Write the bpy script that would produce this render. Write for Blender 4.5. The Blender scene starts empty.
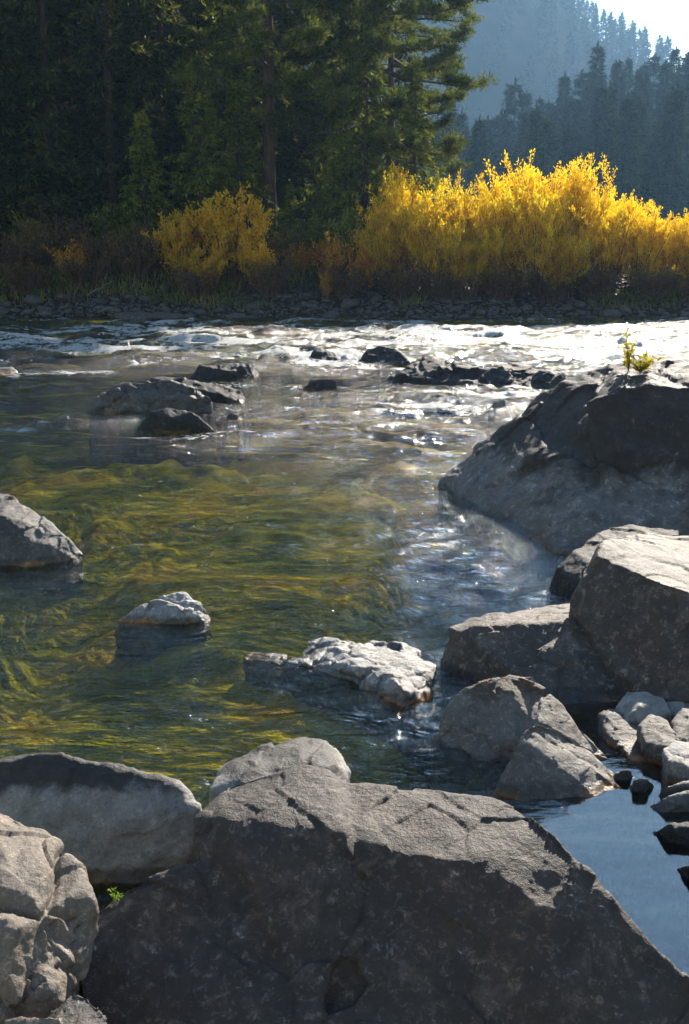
import bpy, bmesh, math, random
import numpy as np
from mathutils import Vector

SC = bpy.context.scene
COL = SC.collection
R = math.radians
random.seed(7)
RNG = np.random.default_rng(11)

# ------------------------------------------------------------------ camera geometry
CAMZ = 3.0; PITCH = R(12.7); FPX = 1236.0
SUN_AZ = R(25); SUN_EL = R(30)       # azimuth clockwise from +Y (the view), elevation
_f = np.array([0, math.cos(PITCH), -math.sin(PITCH)]); _u = np.array([0, math.sin(PITCH), math.cos(PITCH)])

def ray(px, py):
    return _f*FPX + np.array([1., 0, 0])*(px-344.5) + _u*(512-py)
def P(px, py, Y):
    d = ray(px, py); return np.array([0, 0, CAMZ]) + d*(Y/d[1])
def W(px, py, z=0.0):
    d = ray(px, py); return np.array([0, 0, CAMZ]) + d*((z-CAMZ)/d[2])

# ------------------------------------------------------------------ numpy noise
def _hash(i, j, k, s):
    h = (i*374761393 + j*668265263 + k*2147483647 + s*974634777) & 0xffffffff
    h = ((h ^ (h >> 13))*1274126177) & 0xffffffff
    h = ((h ^ (h >> 15))*2246822519) & 0xffffffff
    return (h ^ (h >> 16))/4294967295.0
def noise3(p, s=0):
    """value noise in -1..1"""
    q = np.floor(p).astype(np.int64); f = p-q; f = f*f*f*(f*(f*6-15)+10)
    r = 0
    for a in (0, 1):
        wa = f[:, 0] if a else 1-f[:, 0]
        for b in (0, 1):
            wb = f[:, 1] if b else 1-f[:, 1]
            for c in (0, 1):
                wc = f[:, 2] if c else 1-f[:, 2]
                r = r + wa*wb*wc*_hash(q[:, 0]+a, q[:, 1]+b, q[:, 2]+c, s)
    return r*2-1
_RM = np.array([[0.36, 0.48, -0.8], [-0.8, 0.6, 0.0], [0.48, 0.64, 0.6]])
def fbm(p, o=4, s=0, g=0.5):
    r = 0; a = 1.0; t = 0
    for i in range(o):
        r = r + a*noise3(p, s+i*17); t += a; a *= g; p = (p @ _RM)*2.03
    return r/t
def ridged(p, o=3, s=0):
    r = 0; a = 1.0; t = 0
    for i in range(o):
        r = r + a*(1-np.abs(noise3(p, s+i*13))*2); t += a; a *= 0.5; p = (p @ _RM)*2.1
    return r/t
def worley(p, s=0):
    """F1, F2, and a faceted plane value from the nearest cell"""
    q = np.floor(p).astype(np.int64); n = len(p)
    f1 = np.full(n, 9.0); f2 = np.full(n, 9.0); pl = np.zeros(n)
    for a in (-1, 0, 1):
        for b in (-1, 0, 1):
            for c in (-1, 0, 1):
                I, J, K = q[:, 0]+a, q[:, 1]+b, q[:, 2]+c
                hx, hy, hz = _hash(I, J, K, s), _hash(I, J, K, s+1), _hash(I, J, K, s+2)
                dx, dy, dz = I+hx-p[:, 0], J+hy-p[:, 1], K+hz-p[:, 2]
                d = np.sqrt(dx*dx+dy*dy+dz*dz)
                v = dx*(_hash(I, J, K, s+3)*2-1)+dy*(_hash(I, J, K, s+4)*2-1)+dz*(_hash(I, J, K, s+5)*2-1)+0.5*(_hash(I, J, K, s+6)-.5)
                new = d < f1
                f2 = np.where(new, f1, np.minimum(f2, d)); pl = np.where(new, v, pl); f1 = np.where(new, d, f1)
    return f1, f2, pl
def sstep(a, b, x):
    t = np.clip((x-a)/(b-a), 0, 1); return t*t*(3-2*t)

# ------------------------------------------------------------------ mesh + object helpers
def mesh_np(name, v, f, smooth=True):
    v = np.ascontiguousarray(v, dtype=np.float32); f = np.ascontiguousarray(f, dtype=np.int32)
    me = bpy.data.meshes.new(name); k = f.shape[1]
    me.vertices.add(len(v)); me.vertices.foreach_set('co', v.ravel())
    me.loops.add(f.size); me.loops.foreach_set('vertex_index', f.ravel())
    me.polygons.add(len(f)); me.polygons.foreach_set('loop_start', np.arange(0, f.size, k, dtype=np.int32))
    me.polygons.foreach_set('loop_total', np.full(len(f), k, dtype=np.int32))
    if smooth: me.polygons.foreach_set('use_smooth', np.ones(len(f), dtype=bool))
    me.update(calc_edges=True); return me
def link(name, me, mat=None, parent=None, loc=None):
    o = bpy.data.objects.new(name, me); COL.objects.link(o)
    if mat: me.materials.append(mat)
    if parent: o.parent = parent
    if loc is not None: o.location = loc
    return o
def tag(o, label, cat, group=None, kind=None):
    if label: o['label'] = label
    if cat: o['category'] = cat
    if group: o['group'] = group
    if kind: o['kind'] = kind
    return o
def empty(name, loc, rz=0, s=1):
    o = bpy.data.objects.new(name, None); COL.objects.link(o)
    o.location = loc; o.rotation_euler = (0, 0, rz); o.scale = (s, s, s) if not hasattr(s, '__len__') else s
    o.empty_display_size = .3
    return o
def dup(root, loc, rz=0, s=1, label=None):
    r = root.copy(); COL.objects.link(r); r.location = loc; r.rotation_euler = (0, 0, rz)
    r.scale = (s, s, s) if not hasattr(s, '__len__') else s
    for ch in root.children:
        c = ch.copy(); COL.objects.link(c); c.parent = r
    if label: r['label'] = label
    return r
class MB:
    """collects quads"""
    def __init__(s): s.v = []; s.f = []; s.n = 0
    def add(s, v, f):
        s.v.append(np.asarray(v, float)); s.f.append(np.asarray(f)+s.n); s.n += len(v)
    def tube(s, pts, rad, k=6):
        pts = np.asarray(pts, float); n = len(pts); rad = np.broadcast_to(np.asarray(rad, float), (n,))
        t = np.gradient(pts, axis=0); t /= np.linalg.norm(t, axis=1, keepdims=True)+1e-9
        ref = np.array([0, 0, 1.]) if abs(t[0, 2]) < .9 else np.array([1., 0, 0])
        a = np.cross(t, ref); a /= np.linalg.norm(a, axis=1, keepdims=True)+1e-9; b = np.cross(t, a)
        th = np.arange(k)*2*math.pi/k
        v = pts[:, None, :]+rad[:, None, None]*(np.cos(th)[None, :, None]*a[:, None, :]+np.sin(th)[None, :, None]*b[:, None, :])
        i = np.arange(n-1)[:, None]*k; j = np.arange(k)[None, :]; j2 = (j+1) % k
        f = np.stack([i+j, i+j2, i+k+j2, i+k+j], -1).reshape(-1, 4)
        s.add(v.reshape(-1, 3), f)
    def blades(s, c, d, L, w, side=None):
        """leaf quads (kite shape): base c, direction d, length L, width w"""
        c = np.asarray(c, float); n = len(c)
        d = d/(np.linalg.norm(d, axis=1, keepdims=True)+1e-9)
        if side is None: side = RNG.normal(size=(n, 3))
        x = np.cross(d, side); x /= np.linalg.norm(x, axis=1, keepdims=True)+1e-9
        L = np.broadcast_to(np.asarray(L, float).reshape(-1, 1), (n, 1)); w = np.broadcast_to(np.asarray(w, float).reshape(-1, 1), (n, 1))
        v = np.stack([c, c+d*L*.45+x*w*.5, c+d*L, c+d*L*.45-x*w*.5], 1).reshape(-1, 3)
        s.add(v, np.arange(4*n).reshape(-1, 4))
    def arrays(s): return np.concatenate(s.v), np.concatenate(s.f)
    def mesh(s, name, smooth=False):
        v, f = s.arrays(); return mesh_np(name, v, f, smooth)

# ------------------------------------------------------------------ node helpers
def newmat(name):
    m = bpy.data.materials.new(name); m.use_nodes = True; nt = m.node_tree; nt.nodes.clear()
    out = nt.nodes.new('ShaderNodeOutputMaterial'); return m, nt, out
class N:
    def __init__(s, nt): s.nt = nt
    def new(s, t, **kw):
        n = s.nt.nodes.new(t)
        for k, v in kw.items(): setattr(n, k, v)
        return n
    def l(s, a, b): s.nt.links.new(a, b)
    def _in(s, sock, v):
        if v is None: return
        if hasattr(v, 'links') or isinstance(v, bpy.types.NodeSocket): s.l(v, sock)
        else: sock.default_value = v
    def math(s, op, a, b=None, c=None, clamp=False):
        n = s.new('ShaderNodeMath', operation=op); n.use_clamp = clamp
        s._in(n.inputs[0], a); s._in(n.inputs[1], b); s._in(n.inputs[2], c); return n.outputs[0]
    def noise(s, vec, scale, detail=4, rough=.55, dist=0.0):
        n = s.new('ShaderNodeTexNoise'); s._in(n.inputs['Vector'], vec)
        n.inputs['Scale'].default_value = scale; n.inputs['Detail'].default_value = detail
        n.inputs['Roughness'].default_value = rough; n.inputs['Distortion'].default_value = dist
        return n.outputs['Fac']
    def vor(s, vec, scale, feature='DISTANCE_TO_EDGE', rnd=1.0):
        n = s.new('ShaderNodeTexVoronoi', feature=feature); s._in(n.inputs['Vector'], vec)
        n.inputs['Scale'].default_value = scale; n.inputs['Randomness'].default_value = rnd
        return n.outputs['Distance']
    def map(s, v, a, b, c=0.0, d=1.0, smooth=True):
        n = s.new('ShaderNodeMapRange'); n.interpolation_type = 'SMOOTHSTEP' if smooth else 'LINEAR'
        s._in(n.inputs[0], v); n.inputs[1].default_value = a; n.inputs[2].default_value = b
        n.inputs[3].default_value = c; n.inputs[4].default_value = d; return n.outputs[0]
    def mix(s, fac, a, b, blend='MIX'):
        n = s.new('ShaderNodeMix', data_type='RGBA', blend_type=blend)
        s._in(n.inputs[0], fac)
        for sock, v in ((n.inputs[6], a), (n.inputs[7], b)):
            if isinstance(v, (tuple, list)): sock.default_value = (*v[:3], 1)
            else: s.l(v, sock)
        return n.outputs[2]
    def vmul(s, vec, k):
        n = s.new('ShaderNodeVectorMath', operation='MULTIPLY'); s._in(n.inputs[0], vec); n.inputs[1].default_value = k; return n.outputs[0]
    def ramp(s, fac, stops):
        n = s.new('ShaderNodeValToRGB'); s._in(n.inputs[0], fac); cr = n.color_ramp
        while len(cr.elements) < len(stops): cr.elements.new(.5)
        for e, (p, c) in zip(cr.elements, stops): e.position = p; e.color = (*c, 1)
        return n.outputs[0]
    def bump(s, h, strength, dist, normal=None):
        n = s.new('ShaderNodeBump'); s._in(n.inputs['Height'], h); n.inputs['Strength'].default_value = strength
        n.inputs['Distance'].default_value = dist
        if normal is not None: s.l(normal, n.inputs['Normal'])
        return n.outputs[0]

def rock_mat(name, dark=(.085, .08, .078), pale=(.36, .345, .32), line=.35, soft=.25, fine=1.0, warm=.3, algae=.5, grow=None, lic=.2, spec=.45, vary=1.0):
    """river rock: pale and washed below the flood line, dark crust above it, wet at the water"""
    m, nt, out = newmat(name); n = N(nt)
    geo = n.new('ShaderNodeNewGeometry'); pos = geo.outputs['Position']
    sp = n.new('ShaderNodeSeparateXYZ'); n.l(pos, sp.inputs[0]); z = sp.outputs[2]
    nA = n.noise(pos, 1.7*fine, 5, .6, .3); nB = n.noise(pos, 7*fine, 6, .65, .2); nC = n.noise(pos, 45*fine, 5, .7); nD = n.noise(pos, 160*fine, 3, .6)
    # patches of crust
    zz = n.math('ADD', z, n.math('MULTIPLY', n.math('SUBTRACT', nA, .5), 1.4*soft*2))
    zz = n.math('ADD', zz, n.math('MULTIPLY', n.math('SUBTRACT', nB, .5), .8*soft*2))
    crust = n.map(zz, line-soft*.35, line+soft*.35)
    mott = n.map(nB, .35, .68); spk = n.map(nC, .38, .66)
    palec = n.mix(mott, pale, tuple(c*.62 for c in pale))
    palec = n.mix(n.math('MULTIPLY', n.map(nA, .45, .7), warm), palec, (pale[0]*.95, pale[1]*.72, pale[2]*.48))
    darkc = n.mix(mott, dark, tuple(c*1.75 for c in dark))
    darkc = n.mix(n.math('MULTIPLY', n.map(nA, .5, .75), warm), darkc, (dark[0]*1.9, dark[1]*1.35, dark[2]*.95))
    col = n.mix(crust, palec, darkc)
    col = n.mix(n.math('MULTIPLY', spk, .45), col, n.mix(.5, col, (.02, .02, .02)), 'MIX')
    lich = n.math('MULTIPLY', n.map(n.noise(pos, 11*fine, 4, .7, .6), .60, .68), n.map(nC, .35, .6))
    col = n.mix(n.math('MULTIPLY', lich, lic), col, (.42, .41, .38))
    # orange / ochre stain just over the water and dark wet band
    st = n.math('MULTIPLY', n.map(n.math('ADD', z, n.math('MULTIPLY', n.math('SUBTRACT', nB, .5), .12)), .045, -.01), n.map(nA, .40, .58))
    wet = n.map(n.math('ADD', z, n.math('MULTIPLY', n.math('SUBTRACT', nA, .5), .10)), .075, .035)
    col = n.mix(n.math('MULTIPLY', wet, .62), col, (.02, .02, .018))
    col = n.mix(n.math('MULTIPLY', st, algae), col, (.42, .17, .02))
    uw = n.map(n.math('ADD', z, n.math('MULTIPLY', n.math('SUBTRACT', nB, .5), .05)), .0, -.06)
    col = n.mix(uw, col, n.mix(n.map(nB, .4, .65), (.05, .055, .005), (.20, .17, .010)))
    flk = n.math('MULTIPLY', n.map(n.noise(pos, 19*fine, 6, .75, .4), .52, .64), n.map(nC, .36, .56))
    fl2 = n.map(n.noise(pos, 4.2*fine, 6, .7, .8), .54, .66)
    hv = n.new('ShaderNodeHueSaturation'); n.l(col, hv.inputs['Color']); n.l(n.math('ADD', n.math('ADD', .82, n.math('MULTIPLY', flk, vary*1.2)), n.math('MULTIPLY', fl2, vary*.5)), hv.inputs['Value']); col = hv.outputs[0]
    pit = n.map(n.noise(pos, 70*fine, 3, .75, .3), .60, .68)
    col = n.mix(n.math('MULTIPLY', pit, .55), col, (.022, .02, .018))
    if grow:   # rusty lichen on the upper part
        g = n.math('MULTIPLY', n.map(n.noise(pos, 16, 5, .7), .55, .63), n.map(z, grow-.12, grow+.05))
        col = n.mix(g, col, (.36, .13, .02))
    b = n.new('ShaderNodeBsdfPrincipled'); n.l(col, b.inputs['Base Color'])
    b.inputs['Roughness'].default_value = .8
    n.l(n.map(wet, 0, 1, .60, .3), b.inputs['Roughness'])
    b.inputs['Specular IOR Level'].default_value = spec
    h = n.math('ADD', n.math('MULTIPLY', nB, .8), n.math('ADD', n.math('MULTIPLY', nC, .35), n.math('MULTIPLY', nD, .12)))
    n.l(n.bump(h, .85, .035/fine), b.inputs['Normal'])
    n.l(b.outputs[0], out.inputs[0]); return m

# ------------------------------------------------------------------ rocks
ROCKS = []
def build_rock(name, hulls, vox, mat, label, cat='rock', group=None, squash=None, smooth=6, amp=.03, facet=.05, fs=2.2, crack=0.0, cs=3.0, czs=1.0, strata=0.0, sdir=(0, .3, 1), ss=9.0, fine=.16, seed=0, drop=-.9, flare=1.08, det=.0, mid=1.0, keep=None):
    bm = bmesh.new()
    for hu in hulls:
        pts = []
        nod = hu[0] == 'free'
        hl = hu[1:] if nod else hu
        if squash is not None:
            yf = min(W(p[0], p[1], p[3])[1] for p in hl if len(p) == 4)
            hl = [p if len(p) == 4 else (p[0], p[1], yf+(p[2]-yf)*squash) for p in hl]
        for p in hl:
            if len(p) == 4: pts.append(W(p[0], p[1], p[3]))
            else: pts.append(P(*p))
        pts = np.array(pts)
        if drop is not None and not nod:
            c = pts.mean(0); low = pts.copy(); low[:, 2] = drop
            low[:, :2] = c[:2]+(low[:, :2]-c[:2])*flare
            pts = np.concatenate([pts, low])
        tb = bmesh.new()
        for p in pts: tb.verts.new(p)
        r = bmesh.ops.convex_hull(tb, input=tb.verts)
        dele = list({g for g in r['geom_interior'] + r['geom_unused'] if isinstance(g, bmesh.types.BMVert)})
        bmesh.ops.delete(tb, geom=dele, context='VERTS')
        bmesh.ops.recalc_face_normals(tb, faces=tb.faces)
        tm = bpy.data.meshes.new('t'); tb.to_mesh(tm); tb.free(); bm.from_mesh(tm); bpy.data.meshes.remove(tm)
    me = bpy.data.meshes.new(name); bm.to_mesh(me); bm.free()
    o = bpy.data.objects.new(name, me); COL.objects.link(o)
    m = o.modifiers.new('r', 'REMESH'); m.mode = 'VOXEL'; m.voxel_size = vox
    if smooth:
        s = o.modifiers.new('s', 'SMOOTH'); s.factor = .5; s.iterations = smooth
    dg = bpy.context.evaluated_depsgraph_get(); dg.update()
    m2 = bpy.data.meshes.new_from_object(o.evaluated_get(dg)); o.modifiers.clear(); o.data = m2; bpy.data.meshes.remove(me); me = m2
    n = len(me.vertices); v = np.empty(n*3, np.float32); me.vertices.foreach_get('co', v); v = v.reshape(-1, 3).astype(float)
    nr = np.empty(n*3, np.float32); me.vertices.foreach_get('normal', nr) if False else me.vertex_normals.foreach_get('vector', nr); nr = nr.reshape(-1, 3).astype(float)
    off = np.array([seed*3.17, seed*1.31, seed*7.7])
    size = (v.max(0)-v.min(0)).max(); k = 1/size
    q = v+off
    warp = np.stack([fbm(q*k*4, 3, 1), fbm(q*k*4, 3, 2), fbm(q*k*4, 3, 3)], 1)*size*.07
    d = fbm(q*k*3, 4, 5)*amp*size*.9
    f1, f2, pl = worley((q+warp)*k*fs*2.2, seed+9); d = d+pl*facet*size*.32
    f1, f2, pl = worley((q+warp)*k*fs*6, seed+19); d = d+pl*facet*size*.10*mid
    if crack:
        f1, f2, pl = worley((q+warp*1.3)*k*cs*np.array([1, 1, czs]), seed+29); e = f2-f1
        d = d-crack*size*(1-sstep(0, .32, e))*.7 - crack*size*.4*(1-sstep(0, .07, e))
    if strata:
        sd = np.array(sdir, float); sd /= np.linalg.norm(sd)
        t = ((v+warp*.5) @ sd)*k*ss+noise3(q*k*2, 4)*.8
        fr = t-np.floor(t); lay = _hash(np.floor(t).astype(np.int64), 0*np.floor(t).astype(np.int64), 0*np.floor(t).astype(np.int64), seed)
        d = d+strata*size*((lay-.5)+(fr-.5)*.5)
    if det: d = d+det*size*(1.1*fbm((q+warp)*k*8*np.array([1, 1, 1.6]), 5, 61, .62)+.30*ridged((q+warp)*k*5, 4, 62))
    d = d+fbm(q*k*14, 4, 33)*amp*size*fine + ridged(q*k*26, 2, 41)*amp*size*.035
    v = v+nr*d[:, None]
    base = np.array([v[:, 0].mean(), v[:, 1].mean(), 0.0])
    me.vertices.foreach_set('co', np.ascontiguousarray(v-base, dtype=np.float32).ravel())
    me.polygons.foreach_set('use_smooth', np.ones(len(me.polygons), dtype=bool))
    me.update(); o.location = base; me.materials.clear(); me.materials.append(mat)
    tag(o, label, cat, group); ROCKS.append(o); return o

M_fore = rock_mat('dark_boulder', dark=(.040, .030, .024), pale=(.070, .058, .050), line=.2, soft=.5, fine=1.3, warm=.6, lic=.25, vary=1.8)
M_white = rock_mat('washed_boulder', dark=(.035, .031, .028), pale=(.40, .375, .34), line=.40, soft=.10, fine=1.2, warm=.12, algae=.7, vary=.35)
M_white_low = rock_mat('washed_boulder_low', dark=(.035, .031, .028), pale=(.42, .39, .35), line=.52, soft=.08, fine=1.3, warm=.12, algae=.7, vary=.35)
M_cream = rock_mat('cream_rock', dark=(.15, .12, .09), pale=(.26, .21, .165), line=.8, soft=.6, fine=1.6, warm=.35)
M_outcrop = rock_mat('outcrop_rock', dark=(.030, .022, .016), pale=(.21, .19, .17), line=.5, soft=.42, fine=.7, warm=.3, algae=.3)
M_grey = rock_mat('grey_rock', dark=(.055, .048, .043), pale=(.15, .138, .126), line=.28, soft=.35, fine=1.1, warm=.3, algae=.6)
M_dark = rock_mat('wet_dark_rock', dark=(.03, .028, .028), pale=(.04, .036, .034), line=.1, soft=.3, fine=.8, warm=.3, algae=.35, lic=.06, spec=.22)
M_wet = rock_mat('black_wet_rock', dark=(.03, .028, .028), pale=(.04, .036, .034), line=.1, soft=.3, fine=.8, warm=.1, algae=.0, lic=.0, spec=.25)
M_lightr = rock_mat('light_rock', dark=(.22, .21, .195), pale=(.40, .385, .36), line=.25, soft=.3, fine=1.2, warm=.25, algae=.9)
M_block = rock_mat('block_rock', dark=(.054, .040, .030), pale=(.092, .074, .060), line=.35, soft=.5, fine=1.0, warm=.35, algae=.2, vary=1.8)
M_tent = rock_mat('tent_rock', dark=(.062, .044, .028), pale=(.21, .185, .16), line=.34, soft=.14, fine=1.2, warm=.35, algae=.6, grow=.42)

def rocks():
    B = build_rock
    # --- great foreground boulder
    B('foreground_boulder', [
        [(215,792,4.38),(235,779,4.45),(265,775,4.48),(300,764,4.5),(330,767,4.5),(346,783,4.45),(192,818,4.25),(193,832,4.2),(225,815,4.2),
         (290,822,4.12),(345,830,4.1),(250,870,4.0),(350,900,3.92),(213,853,4.12),(300,1000,3.72),(400,1000,3.7)],
        [(330,782,4.45),(400,791,4.5),(480,795,4.42),(505,797,4.35),(530,812,4.25),(560,838,4.15),(600,883,4.02),(640,925,3.92),(689,977,3.8),(745,1040,3.7),
         (290,830,4.15),(340,846,4.1),(400,850,4.08),(460,858,4.0),(530,850,4.08),(572,905,3.95),(618,965,3.82),(668,1030,3.68),(330,1000,3.75),(470,1000,3.68),(650,1080,3.72),(470,1100,3.5),(330,1100,3.5)],
        [(213,853,4.14),(150,872,4.08),(110,896,4.02),(85,925,3.93),(72,960,3.84),(77,1000,3.74),(95,1045,3.62),(240,870,4.08),
         (120,935,3.9),(200,930,3.93),(250,1000,3.76),(100,1020,3.68),(200,1060,3.56),(330,1080,3.52),(480,1100,3.46)],
        ], .0075, M_fore, 'huge dark brown boulder filling the bottom of the picture, sunlit along its top', 'boulder', smooth=26, amp=.016, facet=.030, fs=1.8, mid=.9, fine=.10, seed=1, drop=-.5, flare=1.04, det=.006)
    B('boulder', [
        [(-60,775,5.6),(0,762,5.6),(45,752,5.62),(62,757,5.62),(85,765,5.6),(125,768,5.58),(160,777,5.55),(188,796,5.5),(200,812,5.45),(196,835,5.4),(185,852,5.36),
         (150,868,'w',0),(90,876,'w',0),(30,876,'w',0),(-60,880,'w',0),(-60,770,6.0),(100,762,5.9),(180,792,5.8),(0,800,5.5),(90,802,5.48),(160,815,5.42)],
        ], .012, M_white, 'broad whitish boulder with a dark top behind the knobby rock, lower left', 'boulder', smooth=9, amp=.03, facet=.02, fs=1.8, det=.012, mid=.3, seed=2)
    B('boulder', [
        [(208,790,5.3),(222,769,5.5),(250,753,5.65),(285,739,5.75),(303,734,5.8),(322,736,5.8),(340,750,5.75),(354,772,5.6),(340,800,5.3),(260,800,5.2),(300,756,5.45),(330,765,5.4),(250,772,5.35)],
        ], .011, M_white_low, 'small rounded boulder, white with a dark cap, peeping over the foreground boulder', 'boulder', smooth=9, amp=.03, facet=.035, seed=3)
    B('boulder', [
        [(-70,800,4.3),(0,808,4.3),(20,812,4.3),(40,822,4.25),(55,832,4.2),(70,850,4.1),(74,872,4.02),(86,888,3.98),(97,907,3.92),(90,930,3.84),(74,962,3.72),(58,985,3.62),(30,1000,3.56),(0,1012,3.52),(-70,1010,3.5),
         (0,850,3.95),(40,870,3.92),(50,920,3.75),(0,920,3.7)],
        ], .0075, M_cream, 'knobby cream coloured boulder cut by deep cracks at the left edge', 'boulder', smooth=10, amp=.025, facet=.02, fs=2.2, crack=.032, cs=5.0, czs=.42, mid=.4, det=.012, seed=4)
    B('rock', [[(-30,1020,3.45),(0,1016,3.45),(35,1010,3.45),(62,1012,3.4),(75,1022,3.36),(60,1060,3.3),(-30,1070,3.3)]], .008, M_cream,
      'low pale stone in the bottom left corner', smooth=7, amp=.04, seed=5)
    B('rock', [[(50,1010,3.5),(70,990,3.56),(88,992,3.56),(104,1008,3.5),(112,1030,3.42),(70,1060,3.3),(40,1040,3.36)]], .008, M_grey,
      'bluish grey stone wedged between the knobby rock and the foreground boulder', smooth=7, amp=.04, seed=6)
    # --- right hand group
    B('boulder', [
        [(428,742,'w',0),(434,752,'w',0),(447,706,6.95),(462,690,7.0),(490,676,7.05),(512,672,7.1),(535,678,7.05),(560,700,7.0),(590,735,6.85),(612,760,6.72),(540,722,6.75),(500,735,6.8),(480,768,'w',0),(600,790,6.7),(455,720,6.9)],
        [(535,721,6.55),(520,733,6.42),(488,796,'w',-.02),(520,803,'w',-.02),(560,803,'w',-.02),(598,800,'w',-.02),(622,793,'w',-.02),(605,768,6.5),(585,745,6.6),(560,728,6.62),(620,780,6.6)],
        ], .009, M_tent, 'peaked boulder with a stained dark left side and a pale triangular front', 'boulder', smooth=6, amp=.025, facet=.04, fs=2.0, crack=.012, cs=3, seed=7)
    B('boulder', [
        [(447,626,8.3),(470,620,8.5),(520,613,8.9),(578,602,9.4),(610,612,9.2),(575,620,8.25),(520,624,8.2),(455,629,8.22),(448,672,'w',0),(560,690,'w',0),(620,690,8.1),(645,712,7.6),(570,715,'w',-.05),(480,690,'w',-.05)],
        ], .012, M_block, 'flat topped slab of rock behind the peaked boulder, its shaded face towards us', 'boulder', smooth=5, amp=.02, facet=.03, crack=.008, cs=2.5, strata=.006, ss=9, seed=8)
    B('boulder', [
        [(603,543,8.7),(625,533,9.6),(660,531,10.2),(800,540,10.4),(860,640,8.0),(700,592,7.9),(660,578,8.05),(597,556,8.45),(574,600,8.35),(595,645,8.0),(640,697,7.55),(700,700,7.4),(860,720,7.2)],
        ], .013, M_block, 'big angular block with a bright flat top and a dark front, at the right edge', 'boulder', smooth=4, amp=.018, facet=.028, fs=2.0, crack=.005, cs=2.5, seed=9)
    B('rock', [
        [(548,592,'w',0),(556,570,10.2),(575,548,10.4),(600,530,10.8),(628,524,11),(680,530,11),(680,600,9.5),(575,604,'w',-.05),(620,600,9.4)],
        ], .016, M_dark, 'dark low boulder between the big block and the huge outcrop', 'rock', smooth=6, amp=.03, facet=.04, seed=10)
    # --- huge outcrop
    B('rock_outcrop', [
        [(438,486,'w',0),(466,506,'w',0),(500,524,'w',0),(520,535,'w',0),(556,553,'w',0),(620,556,11.5),(760,562,11.2),(458,463,14.8),(500,430,14.6),(540,402,14.5),(600,392,14.2),(760,380,14),(470,478,14.2),(500,488,13.4),(540,492,12.8),(600,500,12.1),(760,495,11.8)],
        [(500,432,14.8),(540,396,14.8),(562,380,14.7),(582,369,14.6),(604,362,14.5),(650,356,14.5),(760,345,15),(590,400,13.8),(545,430,14.0),(530,450,13.9),(600,455,13.0),(760,470,12.6)],
        ['free',(604,372,13.8),(612,362,14.0),(640,354,14.2),(670,352,14.3),(760,340,14.5),(588,400,13.0),(590,455,12.5),(604,488,12.25),(640,500,12.05),(700,505,11.95),(800,505,11.8),(615,385,13.0),(700,385,12.8),(800,380,12.6),(640,500,14),(800,500,14),(600,470,14)],
        ['free',(545,396,14.5),(562,380,14.6),(604,363,14.6),(600,420,13.2),(560,452,13.4),(543,440,13.7),(595,452,13.1),(538,415,14.2),(590,450,14.5)],
        ], .03, M_outcrop, 'huge rock outcrop on the right bank, dark above and pale at the waterline', 'rock outcrop', smooth=3, amp=.016, facet=.035, fs=2.6, crack=.005, cs=4.5, strata=.008, sdir=(.5,.2,.8), ss=10, det=.012, seed=11, flare=1.1)
    # --- rocks standing in the river
    B('boulder', [
        [(-60,500,11.6),(0,494,11.8),(12,496,11.8),(40,515,11.6),(66,536,11.4),(84,554,'w',.02),(82,562,'w',-.03),(40,567,'w',-.03),(0,569,'w',-.03),(-60,572,'w',-.03),(0,515,11.3),(45,545,11.2),(-60,520,11.1)],
        ], .014, M_grey, 'grey sloping boulder standing in the water at the left edge', 'boulder', smooth=6, amp=.03, facet=.05, fs=1.7, crack=.008, seed=12)
    B('rock', [
        [(116,620,'w',0),(140,606,9.45),(163,598,9.5),(183,594,9.55),(200,603,9.45),(213,619,'w',0),(205,627,'w',-.03),(150,629,'w',-.03),(120,624,'w',-.03),(178,606,9.35),(150,612,9.35),(190,612,9.32)],
        ], .009, M_lightr, 'small pale jagged rock alone in the green water, left of centre', smooth=3, amp=.05, facet=.09, fs=2.2, crack=.02, cs=3, seed=13)
    B('rock', [
        [(242,657,'w',.0),(252,650,8.75),(270,654,8.6),(296,656,8.5),(330,665,8.2),(300,673,'w',-.03),(262,668,'w',-.03)],
        [(296,657,8.55),(306,641,8.75),(320,634,8.85),(345,641,8.75),(372,645,8.7),(392,665,8.1),(352,686,'w',-.02),(300,673,'w',-.03),(330,660,8.2),(360,668,7.95)],
        [(350,646,8.7),(375,642,8.75),(405,646,8.7),(434,654,8.5),(437,664,8.3),(420,678,8.0),(431,692,'w',.0),(424,703,'w',-.03),(398,712,'w',-.03),(380,706,'w',-.03),(395,680,7.65),(352,686,'w',-.02),(405,690,7.55)],
        ], .009, M_lightr, 'long pale rock lying low in the water near the centre of the picture', smooth=4, amp=.025, facet=.06, fs=2.6, crack=.016, cs=3.5, seed=14)
    g = 'rocks standing in the rapids'
    B('boulder', [
        [(90,408,'w',0),(105,388,21.4),(128,380,21.8),(165,379,21.9),(186,388,21.7),(210,397,21.2),(213,412,'w',0),(200,418,'w',-.05),(140,419,'w',-.05),(95,415,'w',-.05),(130,395,20.9),(180,400,20.8)],
        ], .028, M_grey, 'rough grey boulder, biggest of the cluster in the river on the left', 'boulder', g, smooth=2, amp=.04, facet=.08, fs=2.8, crack=.02, cs=4, seed=15, squash=.35)
    B('boulder', [
        [(150,378,23.5),(165,376,24),(195,381,23.8),(222,386,23.5),(240,390,23.3),(247,398,'w',0),(243,405,'w',-.05),(190,405,'w',-.05),(150,400,'w',-.05),(215,393,22.4)],
        ], .03, M_dark, 'long dark boulder lying behind the rough grey one', 'boulder', g, smooth=3, amp=.03, facet=.06, fs=2.2, seed=16, squash=.35)
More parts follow.
